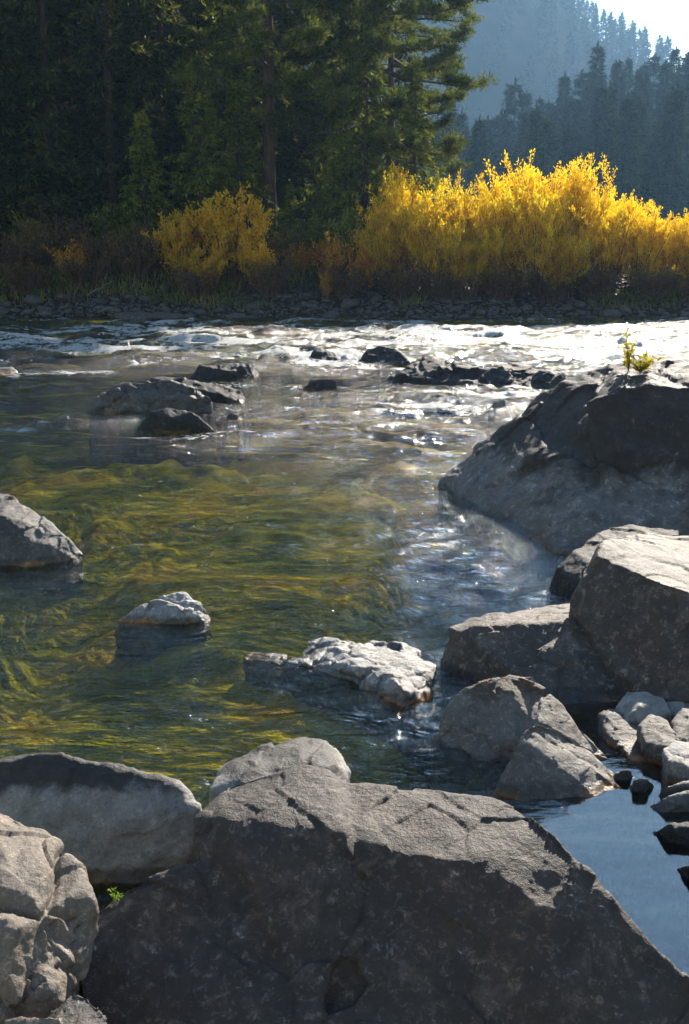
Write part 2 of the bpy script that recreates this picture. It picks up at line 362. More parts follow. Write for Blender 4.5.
    B('boulder', [
        [(136,428,'w',0),(149,412,19.3),(170,407,19.5),(193,411,19.4),(208,422,19.2),(217,431,'w',0),(205,434,'w',-.05),(150,433,'w',-.05),(170,418,18.8)],
        ], .022, M_dark, 'smooth dark boulder in front of the rough grey one', 'boulder', g, smooth=6, amp=.02, facet=.04, fs=1.6, seed=17, squash=.35)
    small = [
        ([(221,420,'w',0),(231,412,20.2),(238,414,20.2),(244,419,'w',0),(240,423,'w',-.03),(226,423,'w',-.03)], M_dark, 'small brown rock at the right end of the boulder cluster'),
        ([(36,420,'w',0),(46,417,20.6),(70,416,20.7),(92,420,'w',.0),(84,422,'w',-.02),(48,422,'w',-.02)], M_dark, 'flat dark rock barely above water, left of the cluster'),
        ([(191,377,'w',0),(199,366,27),(226,364,27.4),(250,364,27.3),(258,374,'w',0),(256,381,'w',-.05),(200,382,'w',-.05),(230,372,26)], M_dark, 'dark boxy boulder above the cluster, in the first line of foam'),
        ([(255,361,'w',0),(262,353,31),(272,354,31),(280,361,'w',0),(268,364,'w',-.05)], M_dark, 'small dark rock left of the flat brown one in the rapids'),
        ([(279,360,'w',0),(285,355,31),(300,355,31),(304,361,'w',0),(292,364,'w',-.05)], M_tent, 'flat brown rock between two dark ones in the rapids'),
        ([(307,361,'w',0),(315,348,31.4),(320,346,31.6),(334,352,31.4),(341,360,'w',0),(325,364,'w',-.05)], M_dark, 'dark pointed rock in the middle of the rapids'),
        ([(301,389,'w',0),(310,380,24.6),(328,377,24.8),(337,380,24.6),(338,390,'w',0),(318,393,'w',-.05)], M_dark, 'low dark rock with foam streaming from its right side'),
        ([(356,362,'w',0),(365,350,31),(380,345,31.5),(395,348,31.2),(405,356,30.8),(411,363,'w',0),(380,366,'w',-.05)], M_dark, 'rounded dark boulder left of the slanting ledge'),
        ([(420,400,'w',0),(428,393,23.5),(452,391,23.7),(462,398,'w',0),(440,403,'w',-.05)], M_dark, 'small wet rock below the slanting ledge'),
        ([(487,412,'w',0),(494,400,21.5),(505,398,21.7),(516,408,'w',0),(512,417,'w',-.05),(495,417,'w',-.05)], M_tent, 'brown rock by the slope of the outcrop'),
        ([(-10,373,'w',0),(0,366,29),(12,366,29),(18,372,'w',0),(5,376,'w',-.05)], M_tent, 'brown rock in the rapids at the left edge'),
    ]
    for i, (pts, mat, lab) in enumerate(small):
        B('rock', [pts], .022, mat, lab, 'rock', g, smooth=3, amp=.04, facet=.09, fs=1.8, seed=30+i, squash=.3, drop=(-.14 if i == 1 else -.8), flare=1.15)
    B('rock_ledge', [
        [(378,384,'w',0),(568,384,'w',0),(540,391,'w',-.04),(475,391,'w',-.04),(395,388,'w',-.04),(400,375,26),(440,367,26.5),(500,367,26.5),(562,373,26)],
        [(378,382,'w',0),(398,374,26.5),(412,364,27.5),(425,358,28.2),(446,361,28),(452,372,26.6),(430,386,'w',-.04),(395,386,'w',-.04)],
        [(430,372,26.4),(450,363,27.8),(472,364,27.6),(490,370,27),(488,389,'w',-.04),(440,388,'w',-.04)],
        [(470,372,26.4),(492,364,27.6),(522,362,27.8),(545,366,27.5),(564,374,26.0),(568,384,'w',0),(540,390,'w',-.04),(475,390,'w',-.04),(520,375,26)],
        ], .03, M_dark, 'low dark ledge of slanting rock layers with orange edges, in front of the far rapids', 'rock ledge', smooth=2, amp=.02, facet=.04, fs=3, strata=.016, sdir=(-.55, .3, .8), ss=16, seed=50, squash=.35)
    # --- rubble on the right
    M_rub = rock_mat('rubble_rock', dark=(.08, .074, .07), pale=(.20, .19, .18), line=.1, soft=.3, fine=1.1, warm=.25, algae=.0)
    gr = 'rubble beside the peaked boulder'
    rub = [
        ([(600,714,7.2),(606,708,7.25),(616,708,7.25),(632,726,7.1),(642,724,7.15),(655,735,7.05),(668,752,6.95),(675,763,6.85),(668,771,'w',-.02),(640,769,'w',-.02),(622,757,6.9),(606,735,7.0)], M_grey, 'long leaning stone against the right side of the peaked boulder', .03),
        ([(615,706,7.7),(625,694,7.8),(645,691,7.85),(664,698,7.75),(671,712,7.6),(660,722,7.5),(625,720,7.5),(640,705,7.55)], M_white, 'rounded bluish white stone on top of the rubble', .0),
        ([(663,700,8.0),(670,687,8.1),(690,684,8.1),(715,690,8),(715,720,7.6),(670,714,7.7)], M_white, 'pale stone at the right edge under the big block', .0),
        ([(638,726,7.3),(650,715,7.45),(668,720,7.35),(678,738,7.1),(670,748,7.0),(645,742,7.1)], M_grey, 'darker grey stone in the middle of the rubble', .0),
        ([(672,722,7.4),(680,708,7.55),(700,706,7.5),(715,730,7.3),(690,748,7.1),(674,742,7.1)], M_grey, 'rough stone at the right edge, halfway down the rubble', .0),
        ([(662,748,6.95),(675,740,7.05),(700,742,7.0),(715,760,6.8),(690,768,6.7),(668,762,6.8)], M_lightr, 'light stone at the foot of the rubble', .0),
        ([(628,786,'w',0),(634,779,6.3),(648,777,6.3),(656,786,'w',0),(645,790,'w',-.02)], M_rub, 'small dark stone in the water right of the peaked boulder', .0),
        ([(612,776,'w',0),(618,770,6.45),(630,769,6.45),(636,776,'w',0),(624,780,'w',-.02)], M_rub, 'small stone touching the right foot of the peaked boulder', .0),
        ([(676,784,'w',0),(684,773,6.42),(697,772,6.42),(706,784,'w',0),(690,788,'w',-.02)], M_rub, 'small stone at the right edge above the thin grey one', .0),
        ([(648,806,'w',0),(668,796,6.1),(700,786,6.15),(730,792,6.1),(700,812,'w',-.02),(660,818,'w',-.03)], M_rub, 'flat grey stone half in the pool', .0),
        ([(655,795,'w',0),(668,786,6.2),(700,776,6.3),(720,780,6.25),(690,795,'w',-.02),(665,799,'w',-.03)], M_rub, 'thin grey stone lying above the flat one by the pool', .0),
        ([(650,832,'w',0),(668,824,5.75),(700,818,5.8),(730,830,5.65),(700,856,'w',-.02),(672,846,'w',-.02)], M_wet, 'black wet stone at the edge of the still pool', .0),
        ([(674,868,'w',0),(690,864,5.36),(720,864,5.36),(710,880,'w',-.02),(684,873,'w',-.02)], M_wet, 'tiny black stone tip in the still pool', .0),
    ]
    for i, (pts, mat, lab, a) in enumerate(rub):
        if 1 <= i <= 5: pts = [(q[0], q[1], q[2]-.38) for q in pts]
        B('rock', [pts], .010, mat, lab, 'rock', gr, smooth=6, amp=.035, facet=.07, fs=1.6, seed=60+i, drop=-.3, flare=1.05)
rocks()

# ------------------------------------------------------------------ terrain
def ridge_mid(x):   # ground height along the middle ridge
    return np.interp(x, [-60, 0, 15, 24, 37, 46, 54, 90, 160], [0, 0, 1.5, 7, 13.5, 15.5, 17.5, 26, 30])
def ridge_far(x):
    return np.interp(x, [-400, -60, 20, 50, 72, 86, 98, 106, 130, 260, 500], [100, 100, 98, 88, 71, 58, 51, 45, 34, 25, 20])
def ground_h(x, y):
    p = np.stack([x, y, 0*x], 1)
    bed = -.62+.30*fbm(p*.35, 3, 71)+.22*np.maximum(0, ridged(p*.9+3, 3, 72))+.06*fbm(p*4, 3, 73)
    bed = bed+.36*sstep(20.5, 14.0, y)*sstep(1.2, -.6, x)+.14*fbm(p*.8+7, 3, 75)*sstep(20.5, 14.0, y)
    bed = np.where((y < 13) & (x < 1.4), np.minimum(bed, -.19-.06*noise3(p*1.1, 7)), bed)                # shallower near left
    bed = bed+.30*np.exp(-(((x+1.2)/1.6)**2+((y-7.3)/.8)**2))+.35*np.exp(-(((x+.9)/.5)**2+((y-9.3)/.35)**2))
    bed = np.where((y < 13) & (x < 1.4), np.minimum(bed, -.19-.06*noise3(p*1.1, 7)), bed)
    bed = bed-.45*sstep(17, 23, y)-.6*sstep(.2, 1.1, x)*sstep(16, 13, y)
    bed = bed+ 1.0*sstep(1.75, 2.5, x)*sstep(6.0, 6.9, y)*sstep(12.5, 10, y)   # rubble shore
    bed = bed+ 1.6*sstep(3.2, 5.5, x)*sstep(3, 6, y)*sstep(30, 16, y)
    bed = np.minimum(bed, np.where(y > 12.5, -.17, 9))
    yb = 45.4+.9*noise3(p*.22, 80)+.012*x
    t = y-yb
    bank = sstep(-3, .2, t)*.10 + np.clip(t, -.5, 4.5)*.28+.14+np.clip(t-4.5, 0, 40)*.03 + .07*fbm(p*1.5, 4, 81)*sstep(0, 1, t)
    left = sstep(4, -12, x)*np.clip(y-53, 0, 60)*.42                 # forested slope behind the left bank
    m = 1.5*ridge_mid(x/1.5)*sstep(180, 292, y)*sstep(500, 325, y)
    f = 2*ridge_far(x*420/np.maximum(y, 600))*sstep(470, 860, y)
    h = np.where(t > -3, np.maximum(bed, -.6)*(1-sstep(-3, 0, t)) + bank*sstep(-3, 0, t) + left, bed)
    far = fbm(p*.02, 4, 90)
    return h + m + f + far*sstep(120, 300, y)*5

def fan_grid(ys, hw, ncol, pw):
    u = np.linspace(-1, 1, ncol); uu = np.sign(u)*np.abs(u)**pw
    X = hw(ys)[:, None]*uu[None, :]; Y = np.repeat(ys[:, None], ncol, 1)
    n, m = X.shape; i = np.arange(n-1)[:, None]*m; j = np.arange(m-1)[None, :]
    f = np.stack([i+j, i+j+1, i+m+j+1, i+m+j], -1).reshape(-1, 4)
    return X.ravel(), Y.ravel(), f
ys = np.concatenate([np.linspace(-40, 1.5, 12, endpoint=False), np.geomspace(1.5, 1900, 660)])
gx, gy, gf = fan_grid(ys, lambda y: np.maximum(26, 1.15*y), 520, 1.6)
gz = ground_h(gx, gy)
gz = np.where(gy < 1.5, np.minimum(gz, -.3), gz)
g_me = mesh_np('ground', np.stack([gx, gy, gz], 1), gf)
def gh(x, y): return float(ground_h(np.array([float(x)]), np.array([float(y)]))[0])

m, nt, out = newmat('ground_mat'); n = N(nt)
geo = n.new('ShaderNodeNewGeometry'); pos = geo.outputs['Position']; sp = n.new('ShaderNodeSeparateXYZ'); n.l(pos, sp.inputs[0])
z = sp.outputs[2]
a1 = n.noise(pos, .85, 5, .6, .3); a2 = n.noise(pos, 5.5, 5, .65, .4); a3 = n.noise(pos, 28, 4, .7)
bedc = n.ramp(a1, [(.34, (.06, .09, .003)), (.44, (.32, .31, .006)), (.54, (.68, .52, .012)), (.68, (.80, .42, .015))])
bedc = n.mix(n.map(a2, .40, .66), bedc, n.mix(.5, bedc, (.05, .055, .008)))
bedc = n.mix(n.math('MULTIPLY', n.map(a3, .4, .65), .5), bedc, (.25, .19, .03))
soil = n.ramp(n.noise(pos, 3.5, 6, .7), [(.35, (.025, .018, .012)), (.55, (.055, .042, .030)), (.72, (.09, .075, .055))])
farc = n.ramp(n.noise(pos, .018, 5, .65), [(.38, (.018, .028, .012)), (.52, (.03, .034, .018)), (.66, (.055, .042, .025))])
soil = n.mix(n.map(sp.outputs[1], 70, 120), soil, farc)
col = n.mix(n.map(z, -.05, .04), bedc, soil)
b = n.new('ShaderNodeBsdfPrincipled'); n.l(col, b.inputs['Base Color']); b.inputs['Roughness'].default_value = 1; b.inputs['Specular IOR Level'].default_value = 0
n.l(n.bump(n.math('ADD', a2, n.math('MULTIPLY', a3, .5)), .9, .08), b.inputs['Normal'])
n.l(b.outputs[0], out.inputs[0]); M_ground = m
tag(link('ground', g_me, M_ground), 'river bed, gravel banks and forested hills', None, kind='structure')

# ------------------------------------------------------------------ water
ys = np.concatenate([np.linspace(-6, 2.6, 12, endpoint=False), np.geomspace(2.6, 49.5, 1050)])
wx, wy, wf = fan_grid(ys, lambda y: np.maximum(13, .8*y), 820, 1.35)
p2 = np.stack([wx, wy, 0*wx], 1)
def st(px, py, sx, sy, seed, o=2):      # noise with crests stretched along a direction
    return fbm(np.stack([wx/sx, wy/sy, 0*wx+seed*3.3], 1), o, seed)
calm = sstep(.35, 1.1, wx)*sstep(6.6, 5.9, wy); calm = np.maximum(calm, sstep(1.0, 1.25, wx)*sstep(9.0, 8.0, wy))            # still pool at the lower right
near = 1-sstep(11, 17, wy)
rap = sstep(25, 31, wy)*sstep(45.2, 43.5, wy)
midr = .55*sstep(8.5, 14, wy)+.45*sstep(14, 22, wy)
# swift water right of centre and around the cluster
wake = np.exp(-(((wx-1.2)/3.6)**2+((wy-21)/4.5)**2))
rough_mask = np.clip(midr*.45+rap*.8+wake*.6, 0, 1)
wx2, wy2 = wx+.35*noise3(p2*.6, 3), wy+.25*noise3(p2*.6, 4)
ripple = fbm(np.stack([wx2/.42, wy2/.17, 0*wx], 1), 2, 101)*.030 + fbm(np.stack([wx2/.9, wy2/.42, 0*wx], 1), 3, 102)*.075
chan = sstep(.2, .9, wx)*sstep(6.5, 7.5, wy)*sstep(14, 11, wy)
ripple = ripple*(.75+.45*noise3(p2*.33, 9))*(1+.9*chan)
swell = fbm(np.stack([wx2/1.3, wy2/.65, 0*wx], 1), 4, 103)*.22
chop = (ridged(np.stack([wx2/1.6, wy2/.9, 0*wx], 1), 3, 104)-.2)*.14 + fbm(np.stack([wx2/.5, wy2/.35, 0*wx], 1), 3, 105)*.05
big = fbm(np.stack([wx2/3.5, wy2/1.6, 0*wx], 1), 2, 106)
h = ripple*(1.1-.1*chan)*(1-calm*.95)*(1-.3*rough_mask)+swell*rough_mask*.7*(1-calm)+chop*(rap*.8+wake*.5)+big*.16*rap
# foam amount
fo = rap*(.30+.75*fbm(np.stack([wx2/2.2, wy2/.9, 0*wx], 1), 4, 110)) + .10*rap*sstep(-2, 7, wx)
fo = fo+.30*np.exp(-((wy-34.5+.3*noise3(p2*.2, 12))/1.3)**2)*rap + .25*np.exp(-((wy-40.5)/1.0)**2)*rap
fo = fo+wake*(.20+.55*fbm(np.stack([wx2/1.2, wy2/.6, 0*wx], 1), 3, 111))
fo = fo+chop*rap*.9
for rx, ry, rw in [(W(165,434)[0],W(165,434)[1],.9),(W(225,384)[0],W(225,384)[1],1.0),(W(343,386)[0],W(343,386)[1],.7),(W(380,366)[0],W(380,366)[1],.9),(W(222,428)[0],W(222,428)[1],.5),
                   (W(325,364)[0],W(325,364)[1],.7),(W(475,392)[0],W(475,392)[1],1.3),(W(540,392)[0],W(540,392)[1],.9),(W(440,402)[0],W(440,402)[1],.6),(W(298,362)[0],W(298,362)[1],1.),(W(60,372)[0],W(60,372)[1],1.4)]:
    fo = fo+.42*np.exp(-(((wx-rx)/(rw*1.5))**2+((wy-ry+.25)/(rw*.45))**2))
fo = fo*(1-calm)
# small lumps where foam piles up
h = h+np.clip(fo, 0, 1)*.03*fbm(p2*5, 3, 120)
h = h*sstep(49, 44, wy)
nv = len(wx); ncol = 820; nrow = nv//ncol
w_v = np.stack([wx, wy, h], 1)
# closed body of water: bottom outline plus skirts
rim = np.concatenate([np.arange(ncol), np.arange(1, nrow)*ncol+ncol-1, (nrow-1)*ncol+np.arange(ncol-2, -1, -1), np.arange(nrow-2, 0, -1)*ncol])
low = w_v[rim].copy(); low[:, 2] = -4.0
k = len(rim); ii = np.arange(k); jj = (ii+1) % k
skirt = np.stack([rim[ii], nv+ii, nv+jj, rim[jj]], 1)
cidx = nv+k
wmesh_v = np.concatenate([w_v, low])
# bottom as quads between mirrored rim points of front/back rows (left/right sides paired row by row)
right_low = nv+np.concatenate([[ncol-1], ncol-1+np.arange(1, nrow)])
left_low = nv+np.concatenate([[0], (k-1)-np.arange(0, nrow-2), [ncol+nrow-1+ncol-2]])
bq = np.stack([left_low[:-1], left_low[1:], right_low[1:], right_low[:-1]], 1)
w_me = mesh_np('water', wmesh_v, np.concatenate([wf, skirt, bq]))
at = w_me.attributes.new('foam', 'FLOAT', 'POINT'); at.data.foreach_set('value', np.concatenate([fo, np.zeros(k)]).astype(np.float32))
at = w_me.attributes.new('calm', 'FLOAT', 'POINT'); at.data.foreach_set('value', np.concatenate([calm, np.zeros(k)]).astype(np.float32))
shine = np.maximum(calm, chan*.55)
at = w_me.attributes.new('shine', 'FLOAT', 'POINT'); at.data.foreach_set('value', np.concatenate([shine, np.zeros(k)]).astype(np.float32))
at = w_me.attributes.new('rough', 'FLOAT', 'POINT'); at.data.foreach_set('value', np.concatenate([np.clip(rough_mask+rap*.5, 0, 1), np.zeros(k)]).astype(np.float32))

m, nt, out = newmat('river_water'); n = N(nt)
geo = n.new('ShaderNodeNewGeometry'); pos = geo.outputs['Position']
def attr(nm):
    a = n.new('ShaderNodeAttribute'); a.attribute_name = nm; return a.outputs['Fac']
A_f, A_c, A_r = attr('foam'), attr('calm'), attr('rough')
s1 = n.noise(n.vmul(pos, (7, 16, 10)), 1, 4, .6, .6); s2 = n.noise(n.vmul(pos, (2.2, 5.5, 4)), 1, 3, .6, .8); s3 = n.noise(n.vmul(pos, (22, 40, 25)), 1, 3, .6)
hgt = n.math('ADD', n.math('MULTIPLY', s2, 1.0), n.math('ADD', n.math('MULTIPLY', s1, .42), n.math('MULTIPLY', s3, .10)))
amt = n.math('MULTIPLY', n.math('ADD', n.math('MULTIPLY', A_r, .13), .055), n.math('SUBTRACT', 1.0, n.math('MULTIPLY', A_c, .96)))
hgt = n.math('MULTIPLY', hgt, amt)
nb = n.bump(hgt, 1.0, 1.0)
fr = n.new('ShaderNodeFresnel'); n.l(n.math('ADD', n.math('MULTIPLY', attr('shine'), .95), 1.42), fr.inputs['IOR']); n.l(nb, fr.inputs['Normal'])
gl = n.new('ShaderNodeBsdfGlossy'); gl.inputs['Roughness'].default_value = .06; n.l(nb, gl.inputs['Normal']); gl.inputs['Color'].default_value = (1, 1, 1, 1)
n.l(n.math('ADD', n.math('MULTIPLY', A_r, .10), .03), gl.inputs['Roughness'])
tr = n.new('ShaderNodeBsdfTransparent'); tr.inputs['Color'].default_value = (.97, .98, .95, 1)
ms = n.new('ShaderNodeMixShader'); n.l(fr.outputs[0], ms.inputs[0]); n.l(tr.outputs[0], ms.inputs[1]); n.l(gl.outputs[0], ms.inputs[2])
# foam
fn = n.noise(n.vmul(pos, (2.6, 3.6, 3)), 1, 7, .75, .8); fn2 = n.noise(n.vmul(pos, (12, 14, 14)), 1, 5, .75, .5)
fsum = n.math('ADD', n.math('MULTIPLY', fn, 1.6), n.math('MULTIPLY', n.math('SUBTRACT', fn2, .5), .95))
fm = n.map(n.math('ADD', n.math('MULTIPLY', A_f, .8), fsum), 1.17, 1.30)
ff = n.new('ShaderNodeBsdfPrincipled'); ff.inputs['Base Color'].default_value = (.62, .64, .63, 1); ff.inputs['Roughness'].default_value = .5
ff.inputs['Subsurface Weight'].default_value = 0
n.l(n.bump(n.math('MULTIPLY', fsum, .12), 1, 1), ff.inputs['Normal'])
m2 = n.new('ShaderNodeMixShader'); n.l(n.math('MULTIPLY', fm, .92), m2.inputs[0]); n.l(ms.outputs[0], m2.inputs[1]); n.l(ff.outputs[0], m2.inputs[2])
n.l(m2.outputs[0], out.inputs[0])
va = n.new('ShaderNodeVolumeAbsorption'); va.inputs['Color'].default_value = (.66, .73, .10, 1); va.inputs['Density'].default_value = 1.0
n.l(va.outputs[0], out.inputs['Volume'])
M_water = m
tag(link('river_water', w_me, M_water), 'river', None, kind='structure')

# ------------------------------------------------------------------ foliage materials
def leaf_mat(name, stops, trans=.5, gloss=.02):
    m, nt, out = newmat(name); n = N(nt)
    geo = n.new('ShaderNodeNewGeometry'); rnd = geo.outputs['Random Per Island']
    oi = n.new('ShaderNodeObjectInfo')
    big = n.noise(geo.outputs['Position'], .9, 3, .6)
    fac = n.math('ADD', n.math('MULTIPLY', rnd, .55), n.math('MULTIPLY', n.map(big, .3, .7), .45))
    c = n.ramp(fac, stops)
    hs = n.new('ShaderNodeHueSaturation'); n.l(c, hs.inputs['Color']); n.l(n.map(oi.outputs['Random'], 0, 1, .78, 1.2, False), hs.inputs['Value'])
    d = n.new('ShaderNodeBsdfDiffuse'); t = n.new('ShaderNodeBsdfTranslucent'); g = n.new('ShaderNodeBsdfGlossy'); g.inputs['Roughness'].default_value = .45
    n.l(hs.outputs[0], d.inputs[0]); n.l(hs.outputs[0], t.inputs[0]); g.inputs[0].default_value = (.8, .8, .8, 1)
    a = n.new('ShaderNodeMixShader'); a.inputs[0].default_value = trans; n.l(d.outputs[0], a.inputs[1]); n.l(t.outputs[0], a.inputs[2])
    bq = n.new('ShaderNodeMixShader'); bq.inputs[0].default_value = gloss; n.l(a.outputs[0], bq.inputs[1]); n.l(g.outputs[0], bq.inputs[2])
    n.l(bq.outputs[0], out.inputs[0]); return m
def bark_mat(name, c1, c2, scale=8):
    m, nt, out = newmat(name); n = N(nt); tc = n.new('ShaderNodeNewGeometry')
    f = n.noise(n.vmul(tc.outputs['Position'], (scale, scale, scale*.2)), 1, 5, .7)
    b = n.new('ShaderNodeBsdfPrincipled'); n.l(n.ramp(f, [(.35, c1), (.65, c2)]), b.inputs['Base Color']); b.inputs['Roughness'].default_value = .9
    n.l(n.bump(f, .8, .05), b.inputs['Normal']); n.l(b.outputs[0], out.inputs[0]); return m
L_fir = leaf_mat('fir_needles', [(.15, (.022, .030, .008)), (.5, (.06, .072, .014)), (.9, (.16, .16, .025))], .5)
L_pine = leaf_mat('pine_needles', [(.15, (.035, .055, .014)), (.5, (.11, .14, .022)), (.9, (.26, .28, .03))], .5)
L_far = leaf_mat('far_needles', [(.15, (.018, .034, .016)), (.5, (.03, .052, .022)), (.9, (.055, .08, .03))], .25, 0)
L_yel = leaf_mat('willow_leaves', [(.06, (.30, .15, .02)), (.14, (.80, .42, .012)), (.35, (.88, .60, .016)), (.7, (.93, .70, .02)), (.95, (.78, .72, .05))], .68)
L_gold = leaf_mat('golden_leaves', [(.1, (.66, .30, .01)), (.4, (.82, .50, .015)), (.8, (.88, .66, .025)), (.97, (.40, .38, .04))], .6)
L_brown = leaf_mat('brown_leaves', [(.1, (.06, .04, .02)), (.5, (.13, .085, .03)), (.85, (.20, .16, .03)), (.97, (.6, .4, .02))], .45)
L_green = leaf_mat('green_leaves', [(.1, (.06, .085, .012)), (.5, (.16, .20, .022)), (.9, (.34, .36, .03))], .5)
L_orange = leaf_mat('orange_leaves', [(.1, (.25, .10, .015)), (.5, (.55, .26, .02)), (.9, (.75, .48, .02))], .5)
B_dark = bark_mat('dark_bark', (.022, .016, .012), (.07, .052, .04))
B_pine = bark_mat('pine_bark', (.035, .024, .018), (.12, .08, .055))
B_stem = bark_mat('willow_stems', (.07, .035, .03), (.17, .10, .075))
B_grey = bark_mat('grey_twigs', (.10, .09, .08), (.24, .21, .18))

# ------------------------------------------------------------------ trees
def fir_meshes(name, H, Rad, whorls, per, twigs, nb, bl, bw, seed, low=.08, shape=.85, gap=.12):
    r = np.random.default_rng(seed); tr = MB(); cr = MB()
    zz = np.linspace(0, H, 14); bend = np.cumsum(r.normal(0, .02, (14, 2)), 0)*H*.02
    tp = np.stack([bend[:, 0], bend[:, 1], zz], 1); tr.tube(tp, np.linspace(H*.016, .01, 14), 8)
    for w in range(whorls):
        f = low+(1-low)*(w/whorls)**.92; z0 = f*H
        if r.random() < gap*.3: continue
        for b in range(per+r.integers(-1, 2)):
            if r.random() < gap: continue
            L = Rad*((1-f)**shape*.95+.05)*r.uniform(.55, 1.15)
            a = r.uniform(0, 2*math.pi); c, s = math.cos(a), math.sin(a)
            t = np.linspace(0, 1, 5); rise = r.uniform(.0, .25)*(1 if f > .6 else -.3)
            dz = (rise*t-r.uniform(.18, .42)*t*t+.12*t**4)*L
            bp = np.stack([c*L*t, s*L*t, z0+r.uniform(-.2, .2)+dz], 1)+np.array([np.interp(z0, zz, tp[:, 0]), np.interp(z0, zz, tp[:, 1]), 0])
            if L > .6: tr.tube(bp, np.linspace(max(.012, L*.012), .004, 5), 3)
            nt_ = max(3, int(twigs*L/Rad+2)); ft = r.uniform(.12, 1, nt_)
            base = np.stack([np.interp(ft, t, bp[:, i]) for i in range(3)], 1)
            for k in range(nt_):
                sd = r.choice([-1, 1]); ll = L*.32*(1.15-ft[k])+.12*Rad*.5
                dirv = np.array([c*.75-s*sd*.8, s*.75+c*sd*.8, r.uniform(-.35, .05)]); dirv /= np.linalg.norm(dirv)
                u = r.uniform(0, 1, nb); cc = base[k]+dirv*ll*u[:, None]; cc[:, 2] -= .25*ll*u*u
                dd = dirv[None, :]*.8+r.normal(0, .42, (nb, 3)); dd[:, 2] -= .18
                cr.blades(cc, dd, bl*r.uniform(.6, 1.25, nb), bw*r.uniform(.7, 1.3, nb), side=np.array([0, 0, 1.])+r.normal(0, .55, (nb, 3)))
    # leader
    n_ = 20; cr.blades(np.stack([r.normal(0, .03, n_), r.normal(0, .03, n_), H-r.uniform(0, .09, n_)*H], 1)+np.array([tp[-1, 0], tp[-1, 1], 0]), np.stack([r.normal(0, .4, n_), r.normal(0, .4, n_), np.ones(n_)], 1), bl*.9, bw)
    return tr.mesh(name+'_trunk', True), cr.mesh(name+'_crown')
def pine_meshes(name, H, Rad, limbs, seed, low=.22, tuft=.26):
    r = np.random.default_rng(seed); tr = MB(); cr = MB()
    zz = np.linspace(0, H, 16); bend = np.cumsum(r.normal(0, .05, (16, 2)), 0)*.25
    tp = np.stack([bend[:, 0], bend[:, 1], zz], 1); tr.tube(tp, np.linspace(H*.017, .04, 16), 10)
    def clump(c, rad, nt_):
        o = r.normal(size=(nt_, 3)); o /= np.linalg.norm(o, axis=1, keepdims=True); o *= (r.random((nt_, 1))**.5)*rad; o[:, 2] *= .55
        cen = c+o; nb = 7
        out = o/rad*.8+np.array([0, 0, .55])
        cc = np.repeat(cen, nb, 0); dd = np.repeat(out, nb, 0)+r.normal(0, .75, (nt_*nb, 3))
        cr.blades(cc, dd, tuft*r.uniform(.7, 1.2, nt_*nb), .035)
    for i in range(limbs):
        f = low+(1-low)*((i+r.random())/limbs); z0 = f*H; a = i*2.4+r.uniform(-.5, .5)
        prof = math.sin(math.pi*min(1, max(0, (f-low*.6)/(1-low*.6)))**.8)*.75+.3
        L = Rad*prof*r.uniform(.65, 1.15)*(1 if f < .9 else .6)
        t = np.linspace(0, 1, 7); up = r.uniform(-.25, .25)+.4*(f-.45)
        wob = np.cumsum(r.normal(0, .045, (7, 3)), 0)*L*.5; wob[0] = 0
        bp = np.stack([math.cos(a)*L*t, math.sin(a)*L*t, z0+L*(up*t-.18*t*(1-t)*2)], 1)+wob
        bp[:, 0] += np.interp(z0, zz, tp[:, 0]); bp[:, 1] += np.interp(z0, zz, tp[:, 1])
        tr.tube(bp, np.linspace(.035+L*.012, .012, 7), 5)
        for k in range(int(5+L*2.6)):
            ft = r.uniform(.28, 1.0); bpt = np.array([np.interp(ft, t, bp[:, q]) for q in range(3)])
            d = np.array([math.cos(a), math.sin(a), 0])*.5+r.normal(0, .6, 3); d[2] = abs(d[2])*.5+.05; d /= np.linalg.norm(d)
            ll = r.uniform(.3, .95)*(1.25-ft*.5)
            e = bpt+d*ll; tr.tube(np.stack([bpt, bpt+d*ll*.5+[0, 0, -.04], e]), [.014, .01, .006], 3)
            clump(e, r.uniform(.26, .5), int(r.uniform(14, 30)))
            if r.random() < .6: clump(bpt+d*ll*.5, .25, 9)
    return tr.mesh(name+'_trunk', True), cr.mesh(name+'_crown')
def mk_tree(kind, tm, cm, bark, leaf, loc, rz, s, label, group, cat='tree'):
    root = empty(kind, loc, rz, s); tag(root, label, cat, group)
    link('trunk', tm, bark, root); link('crown', cm, leaf, root); return root

def place_px(px, Y): return (px-344.5)/FPX*Y*1.0
